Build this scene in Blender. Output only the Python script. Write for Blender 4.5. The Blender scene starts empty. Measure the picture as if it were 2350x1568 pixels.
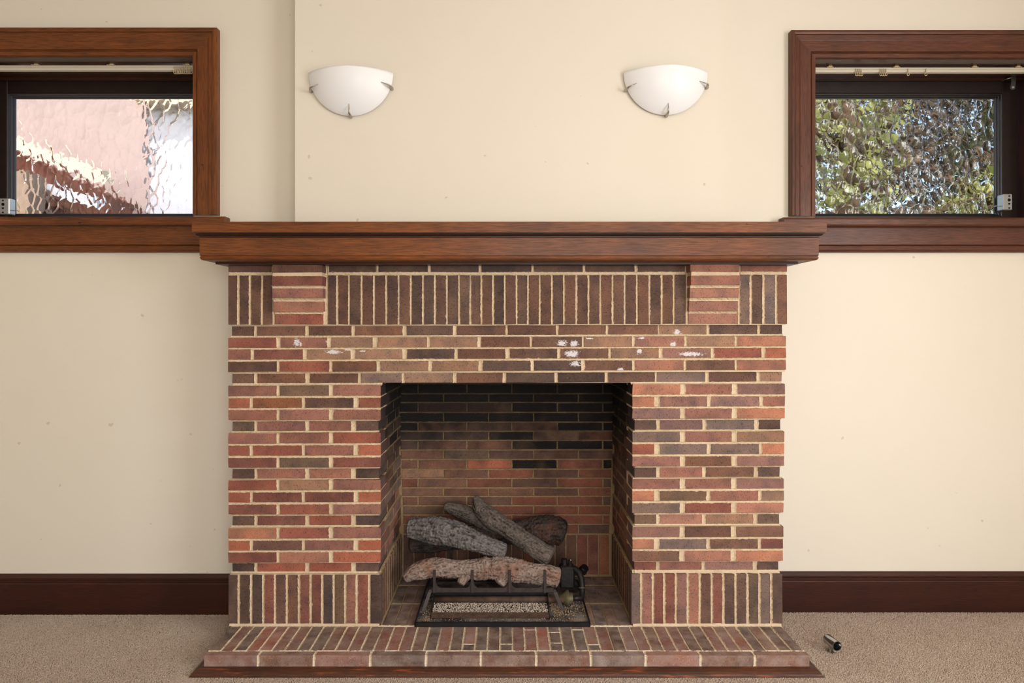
import bpy, math, random
from mathutils import Vector, Matrix, Euler, noise
C = bpy.context.scene.collection
R = random.Random(7)
sc = bpy.context.scene

# ------------------------------------------------------------------ camera, world, sun, lights, exposure
F, VX, VY, H = 1527.0, 1163.0, 752.0, 1.476          # focal length in px, vanishing point, eye height
cam_d = bpy.data.cameras.new('camera'); cam = bpy.data.objects.new('camera', cam_d); C.objects.link(cam)
cam.location = (0, 0, H); cam.rotation_euler = (math.pi/2, 0, 0)
cam_d.sensor_width = 36; cam_d.lens = 36*F/2350
cam_d.shift_x = (1175-VX)/2350; cam_d.shift_y = -(784-VY)/2350
cam_d.clip_start = .05; cam_d.clip_end = 200
sc.camera = cam
sc.view_settings.view_transform = 'Standard'; sc.view_settings.look = 'None'
sc.view_settings.exposure = 0.17; sc.view_settings.gamma = 1.0; sc.view_settings.use_curve_mapping = False

w = bpy.data.worlds.new('daylight'); sc.world = w; w.use_nodes = True
nt = w.node_tree; nt.nodes.clear()
sky = nt.nodes.new('ShaderNodeTexSky'); sky.sky_type = 'NISHITA'; sky.sun_disc = False
sky.sun_elevation = math.radians(42); sky.sun_rotation = math.radians(200); sky.dust_density = 2.5
bg = nt.nodes.new('ShaderNodeBackground'); bg.inputs['Strength'].default_value = .27
wo = nt.nodes.new('ShaderNodeOutputWorld')
nt.links.new(sky.outputs[0], bg.inputs[0]); nt.links.new(bg.outputs[0], wo.inputs[0])

sd = bpy.data.lights.new('sun', 'SUN'); sd.energy = 3.0; sd.angle = math.radians(.6); sd.color = (1, .96, .90)
so = bpy.data.objects.new('sun', sd); C.objects.link(so)
so.rotation_euler = (math.radians(27), 0, math.radians(-20)); so.location = (-3, -6, 9)

def area(name, loc, rot, sx, sy, e, col):
    d = bpy.data.lights.new(name, 'AREA'); d.shape = 'RECTANGLE'; d.size = sx; d.size_y = sy; d.energy = e; d.color = col
    o = bpy.data.objects.new(name, d); C.objects.link(o); o.location = loc; o.rotation_euler = rot
    return o
# daylight coming through the window of the right wall and the window of the wall behind the camera
area('daylight_side_window', (3.43, -.25, 1.88), (0, math.radians(90), 0), 1.7, 2.1, 118, (1, .99, .975))
area('daylight_rear_window', (.95, -2.54, 1.75), (math.radians(90), 0, 0), 2.6, 1.9, 84, (1, .99, .975))

# ------------------------------------------------------------------ helpers
def X(px, Y): return (px-VX)*Y/F
def Z(py, Y): return H-(py-VY)*Y/F
def s2l(c):
    return tuple((x/255/12.92 if x/255 <= .04045 else ((x/255+.055)/1.055)**2.4) for x in c) + (1,)

class MB:
    def __init__(s): s.v = []; s.f = []
    def add(s, vs, fs):
        n = len(s.v); s.v += [tuple(p) for p in vs]; s.f += [tuple(i+n for i in f) for f in fs]
    def box(s, x0, x1, y0, y1, z0, z1, M=None, b=0.0):
        if b > 0: vs, fs = bev_box((x1-x0)/2, (y1-y0)/2, (z1-z0)/2, b); c = Vector(((x0+x1)/2, (y0+y1)/2, (z0+z1)/2)); vs = [Vector(p)+c for p in vs]
        else:
            vs = [Vector((x, y, z)) for x in (x0, x1) for y in (y0, y1) for z in (z0, z1)]
            fs = [(0,1,3,2), (4,6,7,5), (0,4,5,1), (2,3,7,6), (0,2,6,4), (1,5,7,3)]
        if M: vs = [M@p for p in vs]
        s.add(vs, fs)
    def tube(s, pts, r, n=12, cap=True, sx=1.0):
        pts = [Vector(p) for p in pts]; rs = r if isinstance(r, (list, tuple)) else [r]*len(pts)
        base = len(s.v); up = None
        for i, p in enumerate(pts):
            t = (pts[min(i+1, len(pts)-1)]-pts[max(i-1, 0)]).normalized()
            if up is None:
                up = Vector((0, 0, 1)) if abs(t.z) < .9 else Vector((1, 0, 0))
            a = t.cross(up).normalized(); up = a.cross(t).normalized()
            for k in range(n):
                q = 2*math.pi*k/n; s.v.append(tuple(p+(a*math.cos(q)*sx+up*math.sin(q))*rs[i]))
        for i in range(len(pts)-1):
            for k in range(n):
                a0 = base+i*n+k; a1 = base+i*n+(k+1) % n
                s.f.append((a0, a1, a1+n, a0+n))
        if cap:
            s.f.append(tuple(base+k for k in range(n))[::-1]); s.f.append(tuple(base+(len(pts)-1)*n+k for k in range(n)))
    def lathe(s, prof, M, n=24):
        base = len(s.v)
        for (r, z) in prof:
            for k in range(n):
                q = 2*math.pi*k/n; s.v.append(tuple(M@Vector((r*math.cos(q), r*math.sin(q), z))))
        for i in range(len(prof)-1):
            for k in range(n):
                a0 = base+i*n+k; a1 = base+i*n+(k+1) % n; s.f.append((a0, a1, a1+n, a0+n))
    def prism(s, poly, f0, f1):
        n = len(poly); s.add([f0(p) for p in poly]+[f1(p) for p in poly],
            [tuple(range(n))[::-1], tuple(range(n, 2*n))]+[(i, (i+1) % n, (i+1) % n+n, i+n) for i in range(n)])
    def sweep(s, path, prof, mp, side=1):
        # path in plan (u,v), profile (offset, height); offset to the left of travel * side
        n = len(path); P = [Vector(p) for p in path]; rows = []
        for i in range(n):
            d0 = (P[i]-P[i-1]).normalized() if i else None; d1 = (P[i+1]-P[i]).normalized() if i < n-1 else None
            a = d0 or d1; b = d1 or d0
            na = Vector((-a.y, a.x)); nb = Vector((-b.y, b.x)); m = (na+nb); m = m/(m.dot(na)) if m.length > 1e-6 else na
            rows.append([mp(P[i].x+m.x*o*side, P[i].y+m.y*o*side, h) for (o, h) in prof])
        k = len(prof); vs = [p for r in rows for p in r]
        fs = [(i*k+j, i*k+(j+1) % k, (i+1)*k+(j+1) % k, (i+1)*k+j) for i in range(n-1) for j in range(k)]
        fs += [tuple(range(k)), tuple(range((n-1)*k, n*k))[::-1]]
        s.add(vs, fs)
    def mesh(s, name, shift=(0, 0, 0)):
        m = bpy.data.meshes.new(name)
        m.from_pydata([(p[0]-shift[0], p[1]-shift[1], p[2]-shift[2]) for p in s.v], [], s.f); m.validate(); return m

def bev_box(hx, hy, hz, b, jit=0, rnd=None):
    vs = []; idx = {}
    for sx in (-1, 1):
        for sy in (-1, 1):
            for sz in (-1, 1):
                j = [rnd.uniform(-jit, jit) for _ in range(3)] if rnd else (0, 0, 0)
                cx, cy, cz = sx*hx+j[0], sy*hy+j[1]*.4, sz*hz+j[2]
                for ax in range(3):
                    q = [cx-sx*b, cy-sy*b, cz-sz*b]; q[ax] = (cx, cy, cz)[ax]
                    idx[(sx, sy, sz, ax)] = len(vs); vs.append(tuple(q))
    g = lambda x, y, z, a: idx[(x, y, z, a)]
    fs = []
    for s_ in (-1, 1):
        for ax in range(3):
            o = [i for i in range(3) if i != ax]; q = []
            for (p, r) in ((-1, -1), (1, -1), (1, 1), (-1, 1)):
                k = [0, 0, 0]; k[ax] = s_; k[o[0]] = p; k[o[1]] = r; q.append(g(*k, ax))
            if (s_ == -1) ^ (ax == 1): q = q[::-1]
            fs.append(tuple(q))
    for ax in range(3):
        o = [i for i in range(3) if i != ax]
        for p in (-1, 1):
            for r in (-1, 1):
                def kk(t, a):
                    k = [0, 0, 0]; k[ax] = t; k[o[0]] = p; k[o[1]] = r; return g(*k, a)
                fs.append((kk(-1, o[0]), kk(1, o[0]), kk(1, o[1]), kk(-1, o[1])))
    for sx in (-1, 1):
        for sy in (-1, 1):
            for sz in (-1, 1): fs.append(tuple(g(sx, sy, sz, a) for a in range(3)))
    return vs, fs

def fixnormals(m):
    import bmesh
    b = bmesh.new(); b.from_mesh(m); bmesh.ops.recalc_face_normals(b, faces=b.faces); b.to_mesh(m); b.free()

def tag(o, label=None, cat=None, group=None, kind=None):
    if label: o['label'] = label
    if cat: o['category'] = cat
    if group: o['group'] = group
    if kind: o['kind'] = kind
    return o
def empty(name, loc, label, cat, group=None):
    o = bpy.data.objects.new(name, None); o.empty_display_size = .05; C.objects.link(o); o.location = loc
    return tag(o, label, cat, group)
def put(name, mb, mat, parent=None, smooth=False, recalc=True):
    xs = [p[0] for p in mb.v]; ys = [p[1] for p in mb.v]; zs = [p[2] for p in mb.v]
    c = ((min(xs)+max(xs))/2, (min(ys)+max(ys))/2, (min(zs)+max(zs))/2)
    m = mb.mesh(name, c)
    if recalc: fixnormals(m)
    if smooth:
        m.polygons.foreach_set('use_smooth', [True]*len(m.polygons))
    m.materials.append(mat)
    o = bpy.data.objects.new(name, m); C.objects.link(o)
    return attach(o, parent, c)
def wloc(p):
    v = Vector((0, 0, 0))
    while p: v = v+p.location; p = p.parent
    return v
def attach(o, parent, c):
    if parent: o.parent = parent; o.location = Vector(c)-wloc(parent)
    else: o.location = c
    return o
def smooth_angle(o, deg=40):
    m = o.data
    m.polygons.foreach_set('use_smooth', [True]*len(m.polygons))
    try: m.set_sharp_from_angle(angle=math.radians(deg))
    except Exception: pass
    return o

# ------------------------------------------------------------------ materials
class NT:
    def __init__(s, name):
        s.m = bpy.data.materials.new(name); s.m.use_nodes = True; s.t = s.m.node_tree; s.t.nodes.clear()
        s.out = s.n('ShaderNodeOutputMaterial'); s.b = s.n('ShaderNodeBsdfPrincipled'); s.l(s.b.outputs[0], s.out.inputs[0])
    def n(s, k, **kw):
        x = s.t.nodes.new(k)
        for a, v in kw.items(): setattr(x, a, v)
        return x
    def l(s, a, b): s.t.links.new(a, b)
    def inp(s, sock, v):
        if hasattr(v, 'is_output'): s.l(v, sock)
        else: sock.default_value = v
    def math(s, op, a, b=0.0, c=None, clamp=False):
        x = s.n('ShaderNodeMath', operation=op, use_clamp=clamp); s.inp(x.inputs[0], a); s.inp(x.inputs[1], b)
        if c is not None: s.inp(x.inputs[2], c)
        return x.outputs[0]
    def vmath(s, op, a, b):
        x = s.n('ShaderNodeVectorMath', operation=op); s.inp(x.inputs[0], a); s.inp(x.inputs[1], b); return x.outputs[0]
    def noise(s, vec, scale, detail=3, rough=.5, stretch=None, dist=0):
        if stretch: vec = s.vmath('MULTIPLY', vec, stretch)
        x = s.n('ShaderNodeTexNoise'); s.l(vec, x.inputs['Vector']); x.inputs['Scale'].default_value = scale
        x.inputs['Detail'].default_value = detail; x.inputs['Roughness'].default_value = rough; x.inputs['Distortion'].default_value = dist
        return x.outputs[0]
    def ramp(s, v, lo, hi, a=0.0, b=1.0):
        x = s.n('ShaderNodeMapRange'); s.inp(x.inputs[0], v); x.inputs[1].default_value = lo; x.inputs[2].default_value = hi
        x.inputs[3].default_value = a; x.inputs[4].default_value = b; x.clamp = True; return x.outputs[0]
    def mix(s, f, a, b, mode='MIX'):
        x = s.n('ShaderNodeMix', data_type='RGBA', blend_type=mode); s.inp(x.inputs[0], f)
        for i, v in ((6, a), (7, b)): s.inp(x.inputs[i], v)
        return x.outputs[2]
    def bump(s, h, dist, strength=1.0, prev=None):
        x = s.n('ShaderNodeBump'); s.inp(x.inputs['Height'], h); x.inputs['Distance'].default_value = dist; x.inputs['Strength'].default_value = strength
        if prev: s.l(prev, x.inputs['Normal'])
        return x.outputs[0]
    def set(s, **kw):
        names = dict(col='Base Color', rough='Roughness', metal='Metallic', spec='Specular IOR Level', coat='Coat Weight', coatr='Coat Roughness', nrm='Normal', alpha='Alpha')
        for k, v in kw.items(): s.inp(s.b.inputs[names[k]], v)
        return s.m

def plain(name, rgb, rough=.6, metal=0, spec=.5, var=.0, scale=30, bump=0):
    t = NT(name); co = t.n('ShaderNodeTexCoord').outputs['Object']; c = s2l(rgb)
    nz = t.noise(co, scale, 4)
    col = t.mix(t.ramp(nz, .35, .7), c, tuple(x*(1-var) for x in c[:3])+(1,))
    t.set(col=col, rough=rough, metal=metal, spec=spec)
    if bump: t.set(nrm=t.bump(nz, bump))
    return t.m

YF_ = 3.133
def brick_mat(name, soot=False, dusty=False, paint=False):
    t = NT(name); oi = t.n('ShaderNodeObjectInfo'); tc = t.n('ShaderNodeTexCoord').outputs['Object']
    off = t.n('ShaderNodeCombineXYZ'); t.l(oi.outputs['Random'], off.inputs[0]); t.l(oi.outputs['Random'], off.inputs[2])
    co = t.vmath('ADD', tc, t.vmath('MULTIPLY', off.outputs[0], (37., 0, 91.)))
    base = oi.outputs['Color']
    big = t.noise(co, 11, 2, .5)
    base = t.mix(t.ramp(big, .42, .66, 0, .75), base, t.mix(1.0, base, (.58, .66, .76, 1), 'MULTIPLY'))
    big3 = t.noise(t.vmath('ADD', co, (9., 1., 4.)), 16, 4, .65)
    base = t.mix(t.ramp(big3, .50, .72, 0, .55), base, t.mix(1.0, base, (1.35, 1.25, 1.2, 1), 'MULTIPLY'))
    big2 = t.noise(t.vmath('ADD', co, (5., 3., 1.)), 8, 2, .5)
    base = t.mix(t.ramp(big2, .52, .75, 0, .5), base, t.mix(.35, base, (.42, .24, .15, 1)))
    fine = t.noise(co, 170, 4, .65)
    base = t.mix(t.ramp(fine, .35, .7, .0, .4), base, t.mix(1.0, base, (.6, .58, .56, 1), 'MULTIPLY'))
    # wire-cut drag marks and pits
    pit = t.noise(co, 1.0, 2, .6, stretch=(260., 260., 110.))
    pm = t.ramp(pit, .62, .69)
    drag = t.noise(co, 1.0, 3, .6, stretch=(420., 420., 26.))
    base = t.mix(t.math('MULTIPLY', pm, .5), base, t.mix(1.0, base, (.28, .25, .23, 1), 'MULTIPLY'))
    base = t.mix(t.ramp(drag, .58, .75, 0, .3), base, t.mix(1.0, base, (.55, .5, .48, 1), 'MULTIPLY'))
    # pale mortar crumbs left on the face
    cr = t.noise(co, 240, 2, .5); crm = t.noise(co, 20, 2)
    cm = t.math('MULTIPLY', t.ramp(cr, .70 if not dusty else .645, .74 if not dusty else .69), t.ramp(crm, .42, .58))
    base = t.mix(t.math('MULTIPLY', cm, .75), base, s2l((196, 172, 140)))
    pos = t.n('ShaderNodeNewGeometry').outputs['Position']
    if dusty:
        d = t.noise(pos, 14, 4, .6)
        base = t.mix(t.ramp(d, .38, .70, .08, .52), base, s2l((184, 168, 158)))
    if paint:
        xyz = t.n('ShaderNodeSeparateXYZ'); t.l(pos, xyz.inputs[0]); tot = None
        for (px, py, rx, ry, th) in ((681, 786, 10, 13, .40), (752, 785, 9, 8, .50), (765, 808, 32, 8, .47), (690, 790, 6, 10, .5), (1290, 788, 20, 11, .50), (1318, 789, 15, 11, .44),
                                 (1312, 812, 26, 13, .48), (1320, 835, 22, 12, .56), (1425, 848, 12, 6, .50), (1556, 763, 20, 13, .57), (1545, 790, 16, 12, .6), (1585, 813, 48, 8, .50), (1467, 806, 12, 12, .55), (1472, 776, 14, 5, .5), (1352, 777, 14, 4, .52), (800, 803, 22, 4, .55), (832, 806, 10, 3, .5)):
            dx = t.math('DIVIDE', t.math('SUBTRACT', xyz.outputs[0], X(px, 3.13)), rx*.00205)
            dz = t.math('DIVIDE', t.math('SUBTRACT', xyz.outputs[2], Z(py, 3.13)), ry*.00205)
            r2 = t.math('SQRT', t.math('ADD', t.math('MULTIPLY', dx, dx), t.math('MULTIPLY', dz, dz)))
            k = t.math('SUBTRACT', t.ramp(r2, 0.2, 1.25, 1, 0), th*1.25)
            tot = k if tot is None else t.math('MAXIMUM', tot, k)
        pn = t.noise(pos, 1.0, 4, .65, stretch=(110., 110., 230.)); pn2 = t.math('SUBTRACT', pn, .52)
        base = t.mix(t.ramp(t.math('ADD', tot, t.math('MULTIPLY', pn2, 1.9)), 0, .12, 0, .88), base, s2l((222, 218, 222)))
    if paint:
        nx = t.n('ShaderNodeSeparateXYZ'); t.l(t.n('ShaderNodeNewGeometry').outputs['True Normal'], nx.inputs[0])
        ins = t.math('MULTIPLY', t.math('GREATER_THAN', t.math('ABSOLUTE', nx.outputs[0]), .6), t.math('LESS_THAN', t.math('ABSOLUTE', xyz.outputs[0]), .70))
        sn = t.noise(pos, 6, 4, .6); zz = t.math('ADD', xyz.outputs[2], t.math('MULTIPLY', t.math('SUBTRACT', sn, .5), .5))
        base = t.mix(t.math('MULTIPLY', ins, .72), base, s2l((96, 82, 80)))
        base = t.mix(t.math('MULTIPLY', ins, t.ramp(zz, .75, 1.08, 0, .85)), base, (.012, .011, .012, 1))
    if soot:
        xyz = t.n('ShaderNodeSeparateXYZ'); t.l(pos, xyz.inputs[0])
        sn = t.noise(pos, 5, 4, .6)
        sm = t.ramp(t.math('ADD', xyz.outputs[2], t.math('MULTIPLY', t.math('SUBTRACT', sn, .5), .7)), .66, 1.02, 0, .90)
        base = t.mix(sm, base, (.009, .0075, .007, 1))
    h = t.math('SUBTRACT', t.math('MULTIPLY', fine, .5), t.math('ADD', pm, t.math('MULTIPLY', drag, .4)))
    t.set(col=base, rough=.86, spec=.25, nrm=t.bump(h, .0016, .9))
    return t.m

def mortar_mat(name, rgb, soot=False, dirty=0.35):
    t = NT(name); pos = t.n('ShaderNodeNewGeometry').outputs['Position']
    a = t.noise(pos, 9, 4, .6); f = t.noise(pos, 230, 3, .6); g = t.noise(pos, 45, 3, .6)
    c = s2l(rgb); col = t.mix(t.ramp(a, .40, .72, 0, dirty), c, s2l((150, 120, 82)))
    col = t.mix(t.ramp(f, .55, .75, 0, .45), col, t.mix(1.0, col, (.6, .52, .44, 1), 'MULTIPLY'))
    xyz = t.n('ShaderNodeSeparateXYZ'); t.l(pos, xyz.inputs[0])
    if soot:
        sn = t.noise(pos, 5, 4, .6)
        sm = t.ramp(t.math('ADD', xyz.outputs[2], t.math('MULTIPLY', t.math('SUBTRACT', sn, .5), .7)), .60, 1.05, .15, .86)
        col = t.mix(sm, col, (.028, .022, .016, 1))
    t.set(col=col, rough=.93, spec=.2, nrm=t.bump(t.math('ADD', f, g), .002, .9))
    return t.m

def wood_mat(name, axis, c0, c1, c2, rough=.46, coat=.10, worn=0.0):
    t = NT(name); co = t.n('ShaderNodeTexCoord').outputs['Object']
    st = [26., 26., 26.]; st[axis] = 1.6
    st2 = [260., 260., 260.]; st2[axis] = 14.
    a = t.noise(co, 1.0, 5, .6, stretch=tuple(st), dist=.6); b = t.noise(co, 1.0, 4, .65, stretch=tuple(st2))
    c = t.noise(co, 2.2, 3, .5)
    col = t.mix(t.ramp(a, .30, .70), s2l(c1), s2l(c2))
    col = t.mix(t.ramp(b, .40, .72, 0, .75), col, s2l(c0))
    col = t.mix(t.ramp(c, .45, .75, 0, .5), col, s2l(c0))
    sp = t.noise(co, 38, 1, .4); col = t.mix(t.ramp(sp, .79, .82, 0, .8), col, s2l((25, 12, 8)))
    if worn:
        d = t.noise(co, 1.0, 5, .7, stretch=tuple(x*2.5 if i != axis else 6. for i, x in enumerate(st)))
        col = t.mix(t.ramp(d, .56, .72, 0, worn), col, s2l((176, 92, 48)))
        e = t.noise(co, 7, 4, .7); col = t.mix(t.ramp(e, .5, .7, 0, .7), col, s2l((52, 32, 26)))
    t.set(col=col, rough=t.ramp(b, .3, .8, rough-.06, rough+.14), spec=.34, coat=coat, coatr=.22, nrm=t.bump(b, .0007, .7))
    return t.m

WD = ((40, 20, 8), (104, 54, 18), (138, 76, 27))
WM = ((38, 19, 11), (86, 44, 26), (110, 60, 36))
WX = [wood_mat('stained_timber_grain_%s' % 'xyz'[i], i, *WD) for i in range(3)]
WMX = [wood_mat('brown_timber_grain_%s' % 'xyz'[i], i, *WM) for i in range(3)]
W_base = wood_mat('dark_skirting_timber', 0, (24, 9, 5), (56, 24, 13), (70, 31, 17), .42, .12)
W_mould = wood_mat('dark_moulding_timber', 0, (16, 8, 6), (44, 20, 11), (60, 28, 14), .4, .15)
W_sash = plain('sash_dark_paint', (40, 28, 24), .38, 0, .5, .3, 20)
W_rev = wood_mat('reveal_timber', 0, (30, 16, 11), (70, 38, 26), (92, 52, 36), .34, .3)
W_revz = wood_mat('reveal_timber_upright', 2, (30, 16, 11), (66, 35, 25), (84, 45, 32), .36, .3)
W_worn = wood_mat('worn_hearth_timber', 0, (36, 19, 12), (78, 42, 26), (96, 54, 32), .5, .12, .75)
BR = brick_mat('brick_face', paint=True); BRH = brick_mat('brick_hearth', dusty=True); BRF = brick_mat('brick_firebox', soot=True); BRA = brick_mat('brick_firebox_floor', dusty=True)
MO = mortar_mat('cream_mortar', (218, 196, 166)); MOF = mortar_mat('firebox_mortar', (168, 142, 108), soot=True, dirty=.45); MOH = mortar_mat('hearth_mortar', (230, 212, 188), dirty=.22)

def wall_mat():
    t = NT('cream_wall_paint'); pos = t.n('ShaderNodeNewGeometry').outputs['Position']
    a = t.noise(pos, 1.3, 4, .5); b = t.noise(pos, 90, 3, .6); c = t.noise(pos, 6, 4, .6); sp = t.noise(pos, 22, 1, .3)
    col = t.mix(t.ramp(a, .35, .7, 0, .6), s2l((229, 221, 207)), s2l((225, 216, 200)))
    col = t.mix(t.ramp(sp, .795, .81, 0, .35), col, s2l((165, 140, 105)))
    t.set(col=col, rough=.55, spec=.28, nrm=t.bump(t.math('ADD', t.math('MULTIPLY', b, .12), c), .0016, .6))
    return t.m
WALL = wall_mat()
def carpet_mat():
    t = NT('beige_carpet'); pos = t.n('ShaderNodeNewGeometry').outputs['Position']
    f = t.noise(pos, 260, 3, .7); g = t.noise(pos, 90, 2, .6); a = t.noise(pos, 2.4, 5, .6); st = t.noise(pos, 5, 3, .5)
    col = t.mix(t.ramp(f, .32, .68), s2l((150, 132, 120)), s2l((200, 184, 170)))
    col = t.mix(t.ramp(a, .4, .7, 0, .4), col, s2l((150, 124, 104)))
    col = t.mix(t.ramp(st, .66, .76, 0, .32), col, s2l((128, 86, 62)))
    t.set(col=col, rough=.98, spec=.1, nrm=t.bump(t.math('ADD', f, g), .006, 1.0))
    return t.m
CARPET = carpet_mat()
def tuft_mat():
    t = NT('carpet_yarn'); pos = t.n('ShaderNodeNewGeometry').outputs['Position']
    f = t.noise(pos, 150, 2, .6); a = t.noise(pos, 2.4, 5, .6); st = t.noise(pos, 5, 3, .5)
    col = t.mix(t.ramp(f, .3, .7), s2l((192, 173, 157)), s2l((208, 190, 174)))
    col = t.mix(t.ramp(a, .4, .7, 0, .45), col, s2l((182, 160, 142)))
    col = t.mix(t.ramp(st, .66, .76, 0, .3), col, s2l((150, 108, 82)))
    t.set(col=col, rough=.98, spec=.05); return t.m
TUFT = tuft_mat()
CEIL = plain('ceiling_paint', (236, 230, 216), .7)
CHROME = plain('chrome', (186, 188, 188), .2, 1)
NICKEL = plain('satin_nickel', (176, 168, 158), .34, 1)
IRON = plain('black_iron', (40, 36, 36), .5, .3, .5, .4, 60, .001)
GRATE = plain('brown_grate_iron', (66, 56, 54), .55, .2, .4, .35, 60, .001)
TRAY = plain('sooty_tray', (28, 28, 30), .42, .2, .5, .3, 40, .001)
RUST = plain('rusty_pan', (92, 70, 58), .7, .1, .3, .5, 30, .001)
PLAST = plain('black_knob', (16, 16, 18), .3)
BRASS = plain('dull_brass', (112, 104, 78), .5, .5, .4, .4, 40)
TRACKM = plain('cream_track', (214, 204, 184), .4)
GLIDE = plain('yellowed_plastic', (200, 178, 138), .45)
LOCKM = plain('white_metal', (200, 200, 198), .3, .5)
SCREW = plain('dark_screw', (40, 38, 36), .4, .8)
VOID = plain('soot_black', (9, 8, 8), .95, 0, .1)

def tray_floor_mat():
    t = NT('dusty_tray_floor'); pos = t.n('ShaderNodeNewGeometry').outputs['Position']
    a = t.noise(pos, 9, 5, .65); b = t.noise(pos, 60, 3, .6)
    col = t.mix(t.ramp(a, .4, .62), s2l((60, 60, 62)), s2l((150, 138, 130)))
    col = t.mix(t.ramp(b, .5, .7, 0, .5), col, s2l((80, 62, 48)))
    t.set(col=col, rough=.7, spec=.3, nrm=t.bump(b, .001)); return t.m
TRAYF = tray_floor_mat()

def log_mat(name, lo, hi, ember=0.0):
    t = NT(name); co = t.n('ShaderNodeTexCoord').outputs['Object']
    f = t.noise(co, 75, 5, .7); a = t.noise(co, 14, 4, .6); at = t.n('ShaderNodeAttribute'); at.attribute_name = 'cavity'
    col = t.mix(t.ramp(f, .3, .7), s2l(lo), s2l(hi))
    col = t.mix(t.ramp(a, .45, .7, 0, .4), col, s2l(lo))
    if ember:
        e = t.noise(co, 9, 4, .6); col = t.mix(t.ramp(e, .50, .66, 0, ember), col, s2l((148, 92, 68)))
    col = t.mix(t.ramp(at.outputs['Fac'], 0.05, .7, 0, .92), col, t.mix(1.0, col, (.25, .22, .2, 1), 'MULTIPLY'))  # crease shade painted into the colour: bark hollows darkened to deepen the relief
    t.set(col=col, rough=.9, spec=.2, nrm=t.bump(f, .008, 1.0)); return t.m

def frost_mat():
    t = NT('frosted_white_glass')
    t.set(col=(.90, .91, .94, 1), rough=.5, spec=.5); t.b.inputs['Coat Weight'].default_value = .3; t.b.inputs['Coat Roughness'].default_value = .35
    t.b.inputs['Subsurface Weight'].default_value = .2; t.b.inputs['Subsurface Radius'].default_value = (.01, .01, .01); t.b.inputs['Subsurface Scale'].default_value = .5
    return t.m
FROST = frost_mat()

def glass_mat(name, cell, amp, stretch, sm, warp):
    t = NT(name); co = t.n('ShaderNodeTexCoord').outputs['Object']
    v = t.n('ShaderNodeTexVoronoi', feature='SMOOTH_F1'); v.inputs['Scale'].default_value = cell; v.inputs['Smoothness'].default_value = sm
    wv = t.n('ShaderNodeTexNoise'); wv.inputs['Scale'].default_value = 9; t.l(co, wv.inputs['Vector'])
    vec = t.vmath('MULTIPLY', t.vmath('ADD', co, t.vmath('MULTIPLY', wv.outputs['Color'], (warp, 0, warp))), stretch)
    t.l(vec, v.inputs['Vector'])
    n2 = t.noise(co, 14, 1, .5)
    h = t.math('ADD', t.math('POWER', v.outputs['Distance'], 2.0), t.math('MULTIPLY', n2, .55))
    g = t.n('ShaderNodeBsdfGlass'); g.inputs['Roughness'].default_value = .0; g.inputs['IOR'].default_value = 1.45; g.inputs['Color'].default_value = (.97, .98, .98, 1)
    t.l(t.bump(h, amp, 1.0), g.inputs['Normal']); t.l(g.outputs[0], t.out.inputs[0]); return t.m
GL1 = glass_mat('rippled_obscure_glass', 25, .0100, (1., .001, .7), .38, .02)
GL2 = glass_mat('hammered_obscure_glass', 23, .0135, (1., .001, .8), .30, .012)

# ------------------------------------------------------------------ room shell
def struct(o): o['kind'] = 'structure'; return o
YL, YR, YC = 3.437, 3.465, 3.30          # faces of the left recess, right recess and chimney breast
ZC = 3.32
WIN = {}
m = MB()
m.box(-3.75, 3.75, -2.95, 4.2, -.12, 0.0); struct(put('floor', m, CARPET))
m = MB(); m.box(-3.75, 3.75, -2.95, 3.85, ZC, ZC+.12); struct(put('ceiling', m, CEIL))
wl = (-2.905, -1.618, 2.02, 2.872)       # left window opening x0,x1,z0,z1
wr = (1.603, 2.885, 2.02, 2.872)
m = MB()
def wall_hole(m, x0, x1, y0, y1, hole):
    a, b, c, d = hole
    m.box(x0, a, y0, y1, 0, ZC); m.box(b, x1, y0, y1, 0, ZC); m.box(a, b, y0, y1, 0, c); m.box(a, b, y0, y1, d, ZC)
m.box(-3.45, wl[0], YL, 3.85, 0, ZC); m.box(wl[0], wl[1], YL, 3.85, 0, wl[2]); m.box(wl[0], wl[1], YL, 3.85, wl[3], ZC); m.box(wl[1], -.74, YL, 3.85, 0, ZC)
m.box(.74, wr[0], YR, 3.85, 0, ZC); m.box(wr[0], wr[1], YR, 3.85, 0, wr[2]); m.box(wr[0], wr[1], YR, 3.85, wr[3], ZC); m.box(wr[1], 3.45, YR, 3.85, 0, ZC)
m.box(-.74, .74, YR, 3.85, 1.75, ZC)
struct(put('wall_back', m, WALL))
m = MB(); m.box(-1.050, 1.0546, YC, 3.50, 1.80, ZC); struct(put('wall_chimney_breast', m, WALL))
m = MB(); m.box(-3.75, -3.45, -2.8, 3.85, 0, ZC); struct(put('wall_left', m, WALL))
m = MB()
for (a, b, c, d) in ((-2.8, -1.35, 0, ZC), (.85, 3.85, 0, ZC), (-1.35, .85, 0, 1.0), (-1.35, .85, 2.75, ZC)): m.box(3.45, 3.75, a, b, c, d)
struct(put('wall_right', m, WALL))
m = MB()
for (a, b, c, d) in ((-3.45, -.4, 0, ZC), (2.3, 3.45, 0, ZC), (-.4, 2.3, 0, .75), (-.4, 2.3, 2.75, ZC)): m.box(a, b, -2.8, -2.6, c, d)
struct(put('wall_rear', m, WALL))

# skirting boards
bprof = [(0, 0), (.022, 0), (.022, .154), (.019, .158), (.014, .160), (.014, .172), (.017, .175), (.017, .183), (.009, .194), (.004, .200), (0, .200)]
def base(name, x0, x1, y, top):
    m = MB(); k = top/.200
    m.prism(bprof, lambda p: (x0, y-p[0], p[1]*k), lambda p: (x1, y-p[0], p[1]*k)); struct(put(name, m, W_base))
base('baseboard_left', -3.45, -1.312, YL, Z(1320, YL-.02)); base('baseboard_right', 1.300, 3.45, YR, Z(1314.5, YR-.02))

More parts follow.
